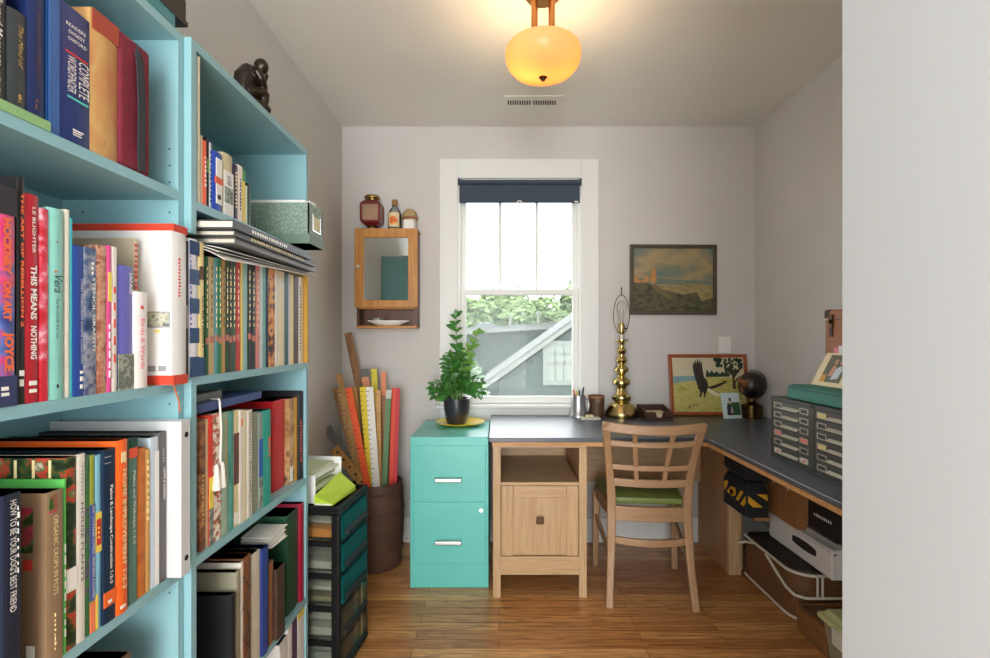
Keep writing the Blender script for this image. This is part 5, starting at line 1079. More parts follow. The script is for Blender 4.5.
for nm, (ax_, ay_, bx_, by_) in (('pane', (-.0385, -.045, .0385, -.042)), ('pane', (-.0385, .042, .0385, .045)), ('pane', (-.045, -.0385, -.042, .0385)), ('pane', (.042, -.0385, .045, .0385))):
    bx(nm, glass('lantern_pane', (0.95, 0.88, 0.78), 0.09, 0.05, 0.35, (226, 190, 160)), ln, qx+ax_, qx+bx_, qy+ay_, qy+by_, AZ1+0.0445, AZ1+0.1215)
MB().lathe([(0.0, 0.148), (0.024, 0.148), (0.026, 0.154), (0.036, 0.158), (0.037, 0.164), (0.034, 0.172), (0.014, 0.177), (0.0, 0.178)], (qx, qy, AZ1), 28).build('lantern_cap', M_lbr, ln, smooth=True)
# bottle
bt = thing('bottle', (-0.606, 2.875, AZ1), 'clear corked bottle with an orange fruit label on the wall cabinet', 'bottle')
M_bg = glass('bottle_glass', (0.86, 0.9, 0.88), 0.1, 0.03, 0.10, (170, 180, 176))
MB().lathe([(0.0, 0.0), (0.036, 0.001), (0.037, 0.006), (0.037, 0.082), (0.030, 0.10), (0.016, 0.118), (0.014, 0.128), (0.014, 0.140)], (-0.606, 2.875, AZ1+0.0005), 28, cap=False).build('bottle_body', M_bg, bt, smooth=True)
MB().tube([(-0.606, 2.875, AZ1+0.128), (-0.606, 2.875, AZ1+0.158)], 0.0155, 18).build('cork_stopper', mat('stopper_tan', (150, 110, 62), 0.6), bt, smooth=True)
lb = MB(); arc = [(-0.606+0.0378*math.sin(a), 2.875-0.0378*math.cos(a)) for a in [-0.9+1.8*k/10 for k in range(11)]]
lb.loft([[(x, y, AZ1+0.014) for x, y in arc], [(x, y, AZ1+0.088) for x, y in arc]], cap=False, closed=False); lab_ = lb.build('label', mat('label_cream2', (222, 202, 160), 0.6), bt)
lb = MB(); arc = [(-0.606+0.0384*math.sin(a), 2.875-0.0384*math.cos(a)) for a in [-0.7+1.3*k/10 for k in range(11)]]
cz, loops = AZ1+0.046, []
lb.loft([[(x, y, cz-0.020*math.sin(PI*(k+0.6)/11.2)) for k, (x, y) in enumerate(arc)], [(x, y, cz+0.024*math.sin(PI*(k+0.6)/11.2)) for k, (x, y) in enumerate(arc)]], cap=False, closed=False); lb.build('fruit_picture', patch('fruit_print', [(206, 84, 40), (226, 120, 50), (232, 170, 70)], 50), lab_)
jr = thing('jar', (-0.522, 2.875, AZ1), 'small jar with domed straw lid and white label, beside the corked bottle', 'jar')
MB().lathe([(0.0, 0.0), (0.032, 0.0), (0.034, 0.01), (0.034, 0.05), (0.0, 0.05)], (-0.522, 2.875, AZ1+0.0005), 26).build('jar_body', mat('jar_pale', (206, 202, 192), 0.3), jr, smooth=True)
MB().lathe([(0.037, 0.048), (0.041, 0.056), (0.041, 0.068), (0.034, 0.086), (0.020, 0.100), (0.0, 0.105), (0.0, 0.048)], (-0.522, 2.875, AZ1), 26).build('jar_lid', mat('straw_cap', (172, 150, 108), 0.8, noise=0.25, scale=120), jr, smooth=True)
MB().lathe([(0.0412, 0.052), (0.0418, 0.053), (0.0418, 0.060), (0.0412, 0.061)], (-0.522, 2.875, AZ1), 26, cap=False).build('lid_band', mat('red_brown_band', (140, 76, 52), 0.6), jr)
bx('label', M_paper, jr, -0.548, -0.496, 2.838, 2.842, AZ1+0.004, AZ1+0.047)

ln.scale = (1.2, 1.05, 1.16); bt.scale = (1.05, 0.95, 1.13); jr.scale = (1.1, 1.0, 1.22)
ln.location.y = 2.872; jr.location.x = -0.518

# ---------------------------------------------------------------- barrel of measuring sticks
bcx, bcy = -0.646, 2.635
br_ = thing('barrel_bin', (bcx, bcy, 0), 'dark brown banded barrel bin full of rulers in the corner', 'barrel')
M_bar = mat('dark_barrel', (88, 60, 48), 0.55, noise=0.2, scale=9, bump=0.1)
MB().lathe([(0.0, 0.0), (0.118, 0.0), (0.124, 0.04), (0.135, 0.16), (0.139, 0.26), (0.136, 0.36), (0.128, 0.442), (0.122, 0.442), (0.129, 0.36), (0.131, 0.26), (0.112, 0.012), (0.0, 0.012)], (bcx, bcy, 0.001), 40).build('barrel_body', M_bar, br_, smooth=True)
for z, r in ((0.395, 0.134), (0.30, 0.1395), (0.10, 0.1315), (0.02, 0.1235)):
    MB().lathe([(r-0.001, -0.006), (r+0.003, -0.004), (r+0.003, 0.004), (r-0.001, 0.006)], (bcx, bcy, z), 40, cap=False).build('hoop', M_bar, br_, smooth=True)
M_rw = wood('ruler_wood', (196, 154, 98), (160, 118, 70), 2); M_rw2 = wood('ruler_dark_wood', (156, 114, 72), (120, 84, 50), 2); M_rw3 = wood('ruler_golden_wood', (202, 158, 92), (170, 122, 62), 2)
# order of the sticks from front to back, so that none cuts through another
LAYERS = [19, 13, 8, 6, 11, 1, 15, 18, 3, 17, 0, 5, 16, 12, 4, 14, 9, 7, 2, 10]
def stick(label, tip, tipY, rim, rimY, wpx, th, m, ticks=None, name='ruler', holes=False, tipm=None):
    layer = LAYERS.pop(0); rimY = 2.567+layer*0.0092; tipY = rimY; w_ = wpx/FPX*2.7
    for _ in range(4): zt_ = PZ(tip[1], tipY); tipY = rimY+0.06*(zt_-0.44)
    A = Vector((PX(tip[0], tipY), tipY, zt_)); zr = PZ(rim[1], rimY)
    hc = math.sqrt(max(0.0004, 0.1185**2-(rimY-bcy)**2))-w_*0.62
    B = Vector((max(bcx-hc, min(bcx+hc, PX(rim[0], rimY))), rimY+0.06*(zr-0.44), zr))
    d = (B-A).normalized(); foot = B.copy()
    while foot.z > 0.03:
        q = foot+d*0.01
        if foot.z < 0.40 and math.hypot(q.x-bcx, q.y-bcy)+w_*0.5 > 0.109: break
        foot = q
    d = (foot-A).normalized(); s = d.cross(Vector((0, 1, 0))).normalized(); n = s.cross(d).normalized()
    t = thing(name, tuple(foot), label, 'ruler', 'rulers and sticks in the barrel')
    mb = MB(); mb.hexa([p+s*a+n*b for p in (foot, A) for a, b in ((-w_/2, -th/2), (w_/2, -th/2), (w_/2, th/2), (-w_/2, th/2))]); o = mb.build('ruler_strip', m, t)
    if ticks:
        L = (A-foot).length; tk_ = MB(); nf = n if n.y < 0 else -n
        for k in range(int(L*0.9/0.025)):
            p = A+d*(0.02+k*0.025); q = w_*(0.45 if k % 4 == 0 else 0.25)
            tk_.hexa([p+s*(-w_/2)+nf*(th/2-0.0002), p+s*(-w_/2+q)+nf*(th/2-0.0002), p+s*(-w_/2+q)+d*0.003+nf*(th/2-0.0002), p+s*(-w_/2)+d*0.003+nf*(th/2-0.0002), p+s*(-w_/2)+nf*(th/2+0.0003), p+s*(-w_/2+q)+nf*(th/2+0.0003), p+s*(-w_/2+q)+d*0.003+nf*(th/2+0.0003), p+s*(-w_/2)+d*0.003+nf*(th/2+0.0003)])
        tk_.build('tick_marks', INK[ticks], o)
    if holes:
        hb = MB(); nf = n if n.y < 0 else -n
        for k in range(5): 
            p = A+d*(0.03+k*0.05)+nf*(th/2+0.0004); hb.poly([p+s*0.007*math.cos(a*PI/5)+d*0.007*math.sin(a*PI/5) for a in range(10)])
        hb.build('holes', M_hole, o)
    if tipm:
        mb = MB(); p = A+d*0.045; mb.hexa([q+s*a+n*b for q in (p, A) for a, b in ((-w_/2-0.001, -th/2-0.001), (w_/2+0.001, -th/2-0.001), (w_/2+0.001, th/2+0.001), (-w_/2-0.001, th/2+0.001))]); mb.build('tip_cap', tipm, o)
Yk = 2.72
stick('tallest brown wooden measuring stick against the corner', (348, 333), 2.86, (358, 478), 2.73, 7.5, 0.006, M_rw2, 'k')
stick('wooden lath with a slanted top, left of the tallest stick', (338.5, 374), 2.84, (350, 476), 2.70, 6, 0.006, M_rw)
stick('dark brown lath, leftmost of the upright rulers', (334.5, 389), 2.78, (349, 478), 2.66, 4, 0.006, M_rw2)
stick('wide tan yardstick with worn edge in front of the dark lath', (341, 388), 2.74, (356, 480), 2.61, 9, 0.006, M_rw, 'k')
stick('second tan yardstick behind the orange one', (353, 387), 2.78, (362, 480), 2.64, 7, 0.005, M_rw3, 'k')
stick('bright orange yardstick slanting across the front', (348.5, 388), 2.68, (367, 484), 2.535, 6.5, 0.005, mat('ruler_orange', (240, 96, 44), 0.5), 'k')
stick('olive brown lath just behind the orange yardstick', (359, 384), 2.81, (364, 478), 2.68, 6, 0.006, wood('ruler_olive_wood', (136, 110, 60), (104, 82, 42), 2))
stick('peach tipped lath with a metal clamp near its top', (364.5, 369), 2.84, (370, 476), 2.71, 7, 0.006, mat('ruler_peach', (222, 150, 110), 0.6), tipm=mat('tip_grey', (104, 106, 96), 0.5))
stick('yellow yardstick in front of the peach tipped lath', (363, 387), 2.70, (371, 483), 2.56, 6.5, 0.005, mat('ruler_yellow', (228, 204, 44), 0.5), 'k')
stick('taller yellow stick behind the white yardstick', (374, 369), 2.85, (378, 476), 2.72, 6, 0.005, mat('ruler_lemon', (214, 200, 50), 0.5), 'k')
stick('white yardstick with a red mark, beside the yellow one', (369.5, 387), 2.66, (376, 484), 2.54, 7, 0.005, mat('ruler_white', (226, 222, 212), 0.5), 'k')
stick('mustard wooden yardstick right of the white one', (378, 390), 2.74, (379, 482), 2.58, 5, 0.005, M_rw3, 'k')
stick('slender salmon lath, taller than the green one', (383.5, 372), 2.83, (384, 478), 2.70, 4.5, 0.006, mat('ruler_salmon', (226, 140, 100), 0.6))
stick('brown yardstick between the salmon lath and the green stick', (384, 396), 2.76, (382, 482), 2.61, 5, 0.005, M_rw2, 'k')
stick('dull green stick with a white tip', (389, 390), 2.72, (384.5, 483), 2.57, 5, 0.005, mat('ruler_green', (96, 130, 90), 0.6), tipm=mat('tip_white', (196, 196, 186), 0.6))
stick('olive lath behind the red sticks', (391, 392), 2.80, (389, 480), 2.66, 4, 0.005, wood('ruler_olive_wood', (136, 110, 60), (104, 82, 42), 2))
stick('orange red stick, second from the rightmost', (394, 388), 2.74, (391.5, 481), 2.60, 4.5, 0.005, mat('ruler_vermilion', (222, 74, 44), 0.5))
stick('crimson red stick, rightmost in the barrel', (398, 388), 2.74, (395, 480), 2.60, 4, 0.005, mat('ruler_crimson', (196, 40, 50), 0.5))
stick('wooden straightedge with a row of round holes, leaning in front', (334, 448), 2.60, (353, 480), 2.545, 9, 0.005, M_rw3, holes=True)
stick('dull grey metal rule leaning far left out of the barrel', (327, 427), 2.56, (357, 484), 2.50, 8, 0.004, mat('dull_metal', (120, 122, 122), 0.45, 0.5), name='metal_rule')

# ---------------------------------------------------------------- plastic drawer tower
dt = thing('drawer_tower', (0, 0, 0), 'black framed plastic drawer tower with teal and clear drawers beside the bookcase', 'drawer tower')
TX0, TX1, TY0, TY1, TZ = -0.345, 0.0, 0.0, 0.275, 0.60    # local: front face at x = 0 looks to the room
for (x, y) in ((TX0+0.014, TY0+0.012), (TX0+0.014, TY1-0.012), (TX1-0.014, TY0+0.012), (TX1-0.014, TY1-0.012)):
    MB().box(x-0.014, x+0.014, y-0.012, y+0.012, 0, TZ-0.02).build('post', M_black, dt, bevel=0.004)
bx('top_panel', M_black, dt, TX0, TX1, TY0, TY1, TZ-0.02, TZ-0.006, bevel=0.004)
b = MB(); 
for (a, b_, c_, d_) in ((TX0, TX1, TY0, TY0+0.012), (TX0, TX1, TY1-0.012, TY1), (TX0, TX0+0.012, TY0+0.012, TY1-0.012), (TX1-0.012, TX1, TY0+0.012, TY1-0.012)): b.box(a, b_, c_, d_, TZ-0.006, TZ+0.008)
b.build('top_rim', M_black, dt, bevel=0.002)
M_tq = glass('teal_plastic', (0.25, 0.62, 0.60), 0.08, 0.1, 0.6, (16, 98, 98)); M_cl = glass('clear_plastic', (0.88, 0.9, 0.86), 0.08, 0.1, 0.07, (150, 150, 140))
levels = [(0.485, 0.575, M_tq), (0.372, 0.470, M_tq), (0.256, 0.357, M_tq), (0.135, 0.240, M_cl), (0.015, 0.118, M_cl)]
rr = random.Random(9)
for i, (z0, z1, mm) in enumerate(levels):
    b = MB(); b.box(TX0+0.004, TX1-0.002, TY0+0.002, TY0+0.012, z0-0.018, z0-0.001); b.box(TX0+0.004, TX1-0.002, TY1-0.012, TY1-0.002, z0-0.018, z0-0.001); b.box(TX0+0.004, TX0+0.016, TY0+0.012, TY1-0.012, z0-0.018, z0-0.001); b.box(TX1-0.014, TX1-0.002, TY0+0.012, TY1-0.012, z0-0.018, z0-0.001)
    b.build('cross_frame', M_black, dt)
    d = MB(); d.box(TX0+0.030, TX1-0.006, TY0+0.026, TY0+0.029, z0, z1-0.008); d.box(TX0+0.030, TX1-0.006, TY1-0.029, TY1-0.026, z0, z1-0.008); d.box(TX0+0.030, TX1-0.006, TY0+0.029, TY1-0.029, z0, z0+0.003); d.box(TX0+0.030, TX0+0.033, TY0+0.029, TY1-0.029, z0+0.003, z1-0.008)
    dw = d.build('drawer', M_cl, dt)
    MB().box(TX1-0.006, TX1+0.006, TY0+0.026, TY1-0.026, z0, z1-0.004).build('drawer_front', mm, dw)
    MB().hexa([(TX1+0.006, TY0+0.04, z0+0.02), (TX1+0.006, TY1-0.04, z0+0.02), (TX1+0.018, TY1-0.045, z0+0.012), (TX1+0.018, TY0+0.045, z0+0.012), (TX1+0.006, TY0+0.04, z0+0.03), (TX1+0.006, TY1-0.04, z0+0.03), (TX1+0.018, TY1-0.045, z0+0.024), (TX1+0.018, TY0+0.045, z0+0.024)]).build('drawer_lip', M_black, dw)
tloc, trot = Vector((-0.560, 1.728, 0)), math.radians(-6)
dt.location = tloc; dt.rotation_euler = (0, 0, trot)
Rt = Matrix.Rotation(trot, 4, 'Z')
def on_tower(o): o.location = tloc+Rt@Vector(o.location); o.rotation_euler = (o.rotation_euler[0], o.rotation_euler[1], o.rotation_euler[2]+trot); return o
# odds and ends inside the drawers
for i, (z0, nm, lab, col, hh) in enumerate(((0.4885, 'paper_box', 'orange and white carton in the top drawer of the tower', (240, 146, 24), 0.06), (0.3755, 'cloth_bundle', 'crumpled pale wrap in the second drawer of the tower', (196, 192, 184), 0.045), (0.2595, 'paper_bundle', 'olive and brown papers in the third drawer of the tower', (140, 126, 84), 0.04), (0.1385, 'paper_bundle', 'grey white papers in the fourth drawer of the tower', (190, 192, 184), 0.06), (0.0185, 'paper_bundle', 'white and green papers in the bottom drawer of the tower', (206, 208, 198), 0.05))):
    t = thing(nm, (0, 0, z0), lab, 'papers')
    OFF[t.name] = (0, 0, 0)
    t.location = (0, 0, 0)
    for k in range(4):
        y_ = 0.034+k*0.045; x_ = -0.30+rr.uniform(0, 0.03); hz = hh*rr.uniform(0.5, 1.0)
        MB().hexa([(x_, y_, z0), (-0.03, y_, z0), (-0.03, y_+0.04, z0), (x_, y_+0.04, z0), (x_, y_, z0+hz), (-0.03, y_+0.004, z0+hz*0.6), (-0.03, y_+0.036, z0+hz*0.8), (x_, y_+0.036, z0+hz)]).build('carton' if i == 0 else 'sheets', mat('drawer_stuff_%d_%d' % (i, k % 2), col if k % 2 == 0 else (222, 220, 210), 0.7), t)
    on_tower(t)
# papers and folders on top of the tower
tr_ = thing('paper_tray', (0, 0, 0), 'white letter tray stacked with pale green papers on the drawer tower', 'paper tray')
b = MB(); zt = TZ+0.0085
b.box(-0.335, -0.10, 0.03, 0.033, zt, zt+0.10); b.box(-0.335, -0.10, 0.25, 0.253, zt, zt+0.115); b.box(-0.335, -0.332, 0.033, 0.25, zt, zt+0.11); b.box(-0.332, -0.10, 0.033, 0.25, zt, zt+0.003)
b.build('tray', M_white, tr_)
for k in range(9):
    MB().box(-0.328+rr.uniform(0, .006), -0.125+rr.uniform(-.02, .02), 0.036, 0.246, zt+0.004+k*0.011, zt+0.013+k*0.011).build('paper_sheets', mat('paper_tint_%d' % (k % 3), ((206, 214, 172), (226, 228, 216), (196, 204, 170))[k % 3], 0.8), tr_)
tr_.rotation_euler = (0, 0, 0); on_tower(tr_)
fo = thing('lime_folder', (0, 0, 0), 'lime green folder lying aslant on the drawer tower', 'folder')
b = MB(); b.hexa([(-0.095, 0.012, zt+0.0005), (-0.028, 0.012, zt+0.0005), (-0.02, 0.20, zt+0.0005), (-0.095, 0.225, zt+0.0005), (-0.095, 0.012, zt+0.032), (-0.028, 0.012, zt+0.006), (-0.02, 0.20, zt+0.016), (-0.095, 0.225, zt+0.062)])
b.build('folder_cover', mat('lime_card', (178, 208, 50), 0.55), fo)
bx('inner_papers', M_paper, fo, -0.093, -0.032, 0.0102, 0.0118, zt+0.002, zt+0.007); on_tower(fo)

# ---------------------------------------------------------------- steel parts cabinet and what is on it
sc = thing('steel_drawer_unit', (1.2, 1.65, ZT), 'olive grey steel unit of many small drawers on the worktop', 'drawer unit')
M_ol = mat('olive_steel', (50, 49, 41), 0.45, 0.1, noise=0.08, scale=20); M_ol2 = mat('olive_steel_face', (58, 56, 46), 0.42, 0.1, noise=0.1, scale=30)
SX0, SX1, SY0, SY1, SZ = 1.046, 1.36, 1.395, 1.904, ZT+0.227
bx('drawer_case', M_ol, sc, SX0+0.006, SX1, SY0, SY1, ZT, SZ, bevel=0.003)
b = MB(); b.box(SX0, SX0+0.006, SY0, SY0+0.009, ZT, SZ); b.box(SX0, SX0+0.006, SY1-0.009, SY1, ZT, SZ); b.box(SX0, SX0+0.006, 1.643, 1.657, ZT, SZ); b.box(SX0, SX0+0.006, SY0+0.009, SY1-0.009, SZ-0.012, SZ); b.box(SX0, SX0+0.006, SY0+0.009, SY1-0.009, ZT, ZT+0.010)
b.build('face_frame', M_ol, sc)
M_card = [mat('card_grey', (176, 172, 158), 0.6), mat('card_yellow', (206, 190, 120), 0.6), mat('card_pink', (206, 120, 106), 0.6), mat('card_white', (214, 210, 200), 0.6)]
M_nick = mat('worn_nickel', (176, 171, 154), 0.4, 0.5)
for c_, (ya, yb) in enumerate(((1.658, 1.894), (1.405, 1.642))):
    for r in range(6):
        z0 = ZT+0.0115+r*0.0338; z1 = z0+0.0322
        o = MB().box(SX0+0.0005, SX0+0.0056, ya, yb, z0, z1).build('drawer', M_ol2, sc, bevel=0.0015)
        for (la_, lb_) in ((ya+0.016, ya+0.062), (yb-0.062, yb-0.016)):
            h = MB(); h.box(SX0-0.002, SX0+0.0004, la_, la_+0.003, z0+0.007, z1-0.006); h.box(SX0-0.002, SX0+0.0004, lb_-0.004, lb_, z0+0.007, z1-0.006); h.box(SX0-0.002, SX0+0.0004, la_+0.004, lb_-0.004, z0+0.007, z0+0.0095); h.box(SX0-0.002, SX0+0.0004, la_+0.004, lb_-0.004, z1-0.0085, z1-0.006)
            h.build('label_holder', M_nick, o)
            key = 0 if (c_ == 0 and r not in (0, 2)) else (3 if (c_ == 0 and r == 0) else (2 if c_ == 0 else (1 if r in (2, 5) else 0)))
            MB().box(SX0-0.0006, SX0+0.0004, la_+0.004, lb_-0.004, z0+0.0095, z1-0.0085).build('label_card', M_card[key] if key else M_ol, o)
            if key == 3: MB().box(SX0-0.001, SX0-0.0005, la_+0.012, lb_-0.012, z0+0.013, z0+0.018).build('label_print', INK['r'], o)
        p = MB(); p.prism([(SX0+0.0004, ya+0.072, z0+0.012), (SX0-0.007, ya+0.076, z0+0.008), (SX0-0.007, ya+0.076, z0+0.0115), (SX0+0.0004, ya+0.072, z0+0.018)], (0, yb-ya-0.144, 0)); p.build('pull', M_nick, o)
tb = thing('teal_case', (1.15, 1.6, SZ), 'long teal case with rounded end lying on the steel drawer unit', 'case')
b = MB(); zc = SZ+0.0005
sec = [(1.065, zc), (1.236, zc), (1.236, zc+0.045), (1.225, zc+0.052), (1.085, zc+0.052), (1.068, zc+0.046)]
b.prism([(x, 1.30, z) for x, z in sec], (0, 0.535, 0)); b.build('case_body', mat('teal_case_cloth', (46, 116, 102), 0.6, noise=0.08, scale=30), tb, bevel=0.006, seg=3, smooth=True)
bx('lid_seam', mat('dark_seam', (24, 62, 58), 0.6), tb, 1.0645, 1.08, 1.31, 1.825, zc+0.0395, zc+0.0415)
# leaning photo
zc2 = zc+0.0525
photo_card('photo_card', 'cream bordered photo of two people leaning on the teal case', (1.15, 1.825, zc2), (0, -0.24, 0), (0.06, 0, 0.115), mat('card_cream', (222, 206, 166), 0.5), [
    ('photo_print', mat('photo_forest', (84, 84, 56), 0.4, noise=0.4, scale=60), [[(.14, .12), (.58, .12), (.58, .94), (.14, .94)]]),
    ('photo_flowers', mat('photo_yellow', (206, 150, 50), 0.5), [[(.14, .12), (.26, .12), (.24, .32), (.15, .34)]]),
    ('photo_pale_shirt', mat('photo_pale_shirt', (196, 204, 214), 0.5), [[(.36, .2), (.50, .24), (.52, .5), (.46, .62), (.38, .52)]]),
    ('photo_red_shirt', mat('photo_red_shirt', (196, 140, 110), 0.5), [[(.28, .3), (.36, .3), (.38, .6), (.30, .62)]]),
    ('photo_face', M_skin, [[(.42, .66), (.48, .66), (.48, .82), (.42, .82)], [(.30, .66), (.36, .66), (.36, .8), (.30, .8)]]), ('photo_hair', mat('photo_hair', (60, 40, 30), 0.6), [[(.41, .80), (.49, .78), (.48, .92), (.42, .92)]])])
bkl = thing('booklet', (1.22, 1.7, zc2), 'white booklet with pink edge standing between the leaning photo and the suitcase', 'booklet')
bx('booklet_cover', mat('booklet_white', (222, 218, 220), 0.5), bkl, 1.2175, 1.2225, 1.42, 1.775, zc2, 1.172)
bx('booklet_edge', mat('booklet_pink', (226, 120, 136), 0.5), bkl, 1.2170, 1.2230, 1.7755, 1.80, zc2, 1.165)
sb = MB(); sb.box(1.2171, 1.2176, 1.66, 1.75, 1.135, 1.158); sb.build('booklet_print', mat('booklet_grey', (170, 174, 178), 0.6), bkl)
su = thing('suitcase', (1.41, 1.62, SZ), 'brown leather suitcase with dark latch standing behind the leaning photo', 'suitcase')
M_suit = mat('tan_suitcase_leather', (150, 92, 50), 0.5, noise=0.15, scale=12)
UX0, UX1, UY0, UY1, UZ1 = 1.245, 1.345, 1.42, 1.896, 1.306
zs0 = SZ+0.0007

MB().box(UX0, UX1, UY0, UY1, zs0, UZ1).build('suitcase_body', M_suit, su, bevel=0.012, seg=3)
M_dkl = mat('dark_strap_leather', (58, 38, 28), 0.55, noise=0.2, scale=20)
b = MB()
for (ya, yb, za, zb) in ((UY1-0.035, UY1+0.0015, UZ1-0.035, UZ1+0.0015), (UY1-0.035, UY1+0.0015, zs0, zs0+0.035)): b.box(UX0-0.0015, UX0+0.03, ya, yb, za, zb)
b.build('corner_cap', M_dkl, su, bevel=0.008)
bx('lid_line', M_dkl, su, UX0-0.0008, UX0+0.001, UY0+0.01, UY1-0.036, 1.268, 1.2705)
lt2 = MB().box(UX0-0.006, UX0+0.002, 1.842, 1.864, 1.232, 1.287).build('latch', mat('dark_bronze', (62, 50, 42)), su, bevel=0.003)
MB().tube([(UX0-0.006, 1.853, 1.262), (UX0-0.014, 1.853, 1.262)], 0.008, 12).build('latch_knob', mat('dark_bronze', (62, 50, 42)), lt2)
bx('latch_strap', M_dkl, su, UX0-0.004, UX0, 1.846, 1.860, 1.205, 1.232)
bx('name_tag', mat('tag_white', (222, 216, 206), 0.5), su, UX0-0.0022, UX0-0.0002, 1.872, 1.890, 1.2685, 1.2735)

# ---------------------------------------------------------------- under the worktop, along the right wall
bg_ = thing('tool_bag', (1.22, 2.44, 0.366), 'black soft bag with slanted yellow stripes on the low shelf under the worktop', 'bag')
M_bag = mat('black_bag_cloth', (24, 26, 30), 0.8, noise=0.2, scale=60)
BX, BY = 1.14, 2.285
b = MB(); b.loft([[(BX+i_, BY+i_, z), (1.245-i_, BY+i_, z), (1.245-i_, 2.52-i_, z), (BX+i_, 2.52-i_, z)] for i_, z in ((0.0, 0.3665), (0.0, 0.49), (0.012, 0.53))])
b.build('bag_body', M_bag, bg_, bevel=0.01, seg=3)
b = MB(); b.loft([[(BX+0.005+i_, BY+0.012+i_*0.6, z), (1.24-i_, BY+0.012+i_*0.6, z), (1.24-i_, 2.51-i_, z), (BX+0.005+i_, 2.51-i_, z)] for i_, z in ((0.012, 0.53), (-0.006, 0.56), (-0.004, 0.62), (0.008, 0.67), (0.025, 0.70))])
b.build('bag_flap', M_bag, bg_, bevel=0.012, seg=3)
M_yst = mat('bag_yellow', (226, 168, 36), 0.6)
def on_bag(x, y):
    if x <= 747.5:
        Y = max(BY, BX*FPX/(x-499)); return (BX-0.0012, Y, PZ(y, Y))
    return (PX(x, BY), BY-0.0012, PZ(y, BY))
for pts in (((724.2, 489), (724.2, 481), (727, 479.5), (728.7, 482), (725.5, 489.5)), ((727, 491), (731, 486), (735.5, 488), (736, 495), (732.5, 496.5)), ((736, 499), (741, 490), (743.8, 492), (738.5, 501)), ((740.3, 504), (746.9, 495.5), (746.9, 502.5), (744, 506.5))):
    MB().poly([on_bag(*p) for p in pts]).build('stripe', M_yst, bg_)
for pts in (((748, 495.8), (763, 507.5), (753, 507.5), (748, 502.5)), ((756.5, 494), (767, 494.8), (768, 501.5))):
    MB().poly([on_bag(*p) for p in pts]).build('stripe', M_yst, bg_)
MB().poly([on_bag(*p) for p in ((729.5, 489), (733, 488.5), (733.5, 494), (730.5, 494.5))]).build('emblem_patch', mat('patch_red', (150, 62, 40), 0.6), bg_)
# folding picnic hamper
hm = thing('picnic_hamper', (1.37, 2.29, 0), 'brown wicker hamper with white tubular rims on the floor beneath the white case', 'hamper')
def wicker():
    m = bpy.data.materials.new('wicker_weave'); m.use_nodes = True; nt = m.node_tree; b_ = nt.nodes['Principled BSDF']; b_.inputs['Roughness'].default_value = 0.6
    tc = nt.nodes.new('ShaderNodeTexCoord'); wv = nt.nodes.new('ShaderNodeTexWave'); wv.wave_type = 'BANDS'; wv.bands_direction = 'Z'; wv.inputs['Scale'].default_value = 38; wv.inputs['Distortion'].default_value = 1.0
    r = nt.nodes.new('ShaderNodeValToRGB'); r.color_ramp.elements[0].color = (*srgb((70, 42, 22)), 1); r.color_ramp.elements[1].color = (*srgb((136, 92, 52)), 1)
    nt.links.new(tc.outputs['Object'], wv.inputs['Vector']); nt.links.new(wv.outputs['Fac'], r.inputs[0]); nt.links.new(r.outputs[0], b_.inputs['Base Color'])
    bp = nt.nodes.new('ShaderNodeBump'); bp.inputs['Strength'].default_value = 0.5; bp.inputs['Distance'].default_value = 0.004
    nt.links.new(wv.outputs['Fac'], bp.inputs['Height']); nt.links.new(bp.outputs[0], b_.inputs['Normal']); return m
HX0, HX1, HY0, HY1 = 1.243, 1.49, 2.068, 2.515
def rrect(i, z, r=0.085, n=7):
    P = []; x0, x1, y0, y1 = HX0-i, HX1+i, HY0-i, HY1+i
    for cx_, cy_, a0, rr_ in ((x0+r, y0+r, PI, r), (x1-0.02, y0+0.02, 1.5*PI, 0.02), (x1-0.02, y1-0.02, 0, 0.02), (x0+0.03, y1-0.03, 0.5*PI, 0.03)):
        for k in range(n): a = a0+0.5*PI*k/(n-1); P.append((cx_+rr_*math.cos(a), cy_+rr_*math.sin(a), z))
    return P
M_wick = wicker()
MB().loft([rrect(-0.004, 0.004), rrect(0, 0.02), rrect(0, 0.19), rrect(-0.002, 0.205)]).build('basket_body', M_wick, hm, smooth=True)
MB().loft([rrect(-0.004, 0.2055), rrect(-0.006, 0.219), rrect(-0.04, 0.2265)]).build('basket_lid', mat('dark_hamper_lid', (44, 32, 24), 0.6, noise=0.15, scale=60), hm, smooth=True)
M_tube = mat('white_enamel_tube', (212, 206, 190), 0.35)
def ring(z, i, r): P = rrect(i, z); return MB().tube(P+[P[0]], r, 8)
ring(0.206, 0.003, 0.0065).build('rim', M_tube, hm, smooth=True)
ring(0.012, 0.001, 0.0055).build('rim', M_tube, hm, smooth=True)
MB().tube([(1.232, 2.285, 0.203), (1.229, 2.20, 0.168), (1.230, 2.12, 0.135), (1.240, 2.075, 0.122), (1.275, 2.056, 0.118), (1.47, 2.056, 0.118)], 0.006, 8).build('handle', M_tube, hm, smooth=True)
MB().tube([(1.234, 2.40, 0.204), (1.225, 2.455, 0.19), (1.205, 2.49, 0.172)], 0.006, 8).build('handle', M_tube, hm, smooth=True)
for xx in (1.325, 1.345): MB().tube([(xx, 2.058, 0.118), (xx, 2.058, 0.206)], 0.005, 8).build('strut', M_tube, hm, smooth=True)
wcs = thing('carry_case', (1.42, 2.2, 0.228), 'flat white plastic carry case with a dark slot handle on the wicker hamper', 'case')
M_wc = mat('case_white', (226, 222, 214), 0.35)
VX0, VX1, VY0, VY1, VZ0, VZ1 = 1.33, 1.495, 1.977, 2.440, 0.2285, 0.348
b = MB(); b.box(VX0, VX1, VY0, VY1, VZ0, VZ1); b.build('case_body', M_wc, wcs, bevel=0.008, seg=3)
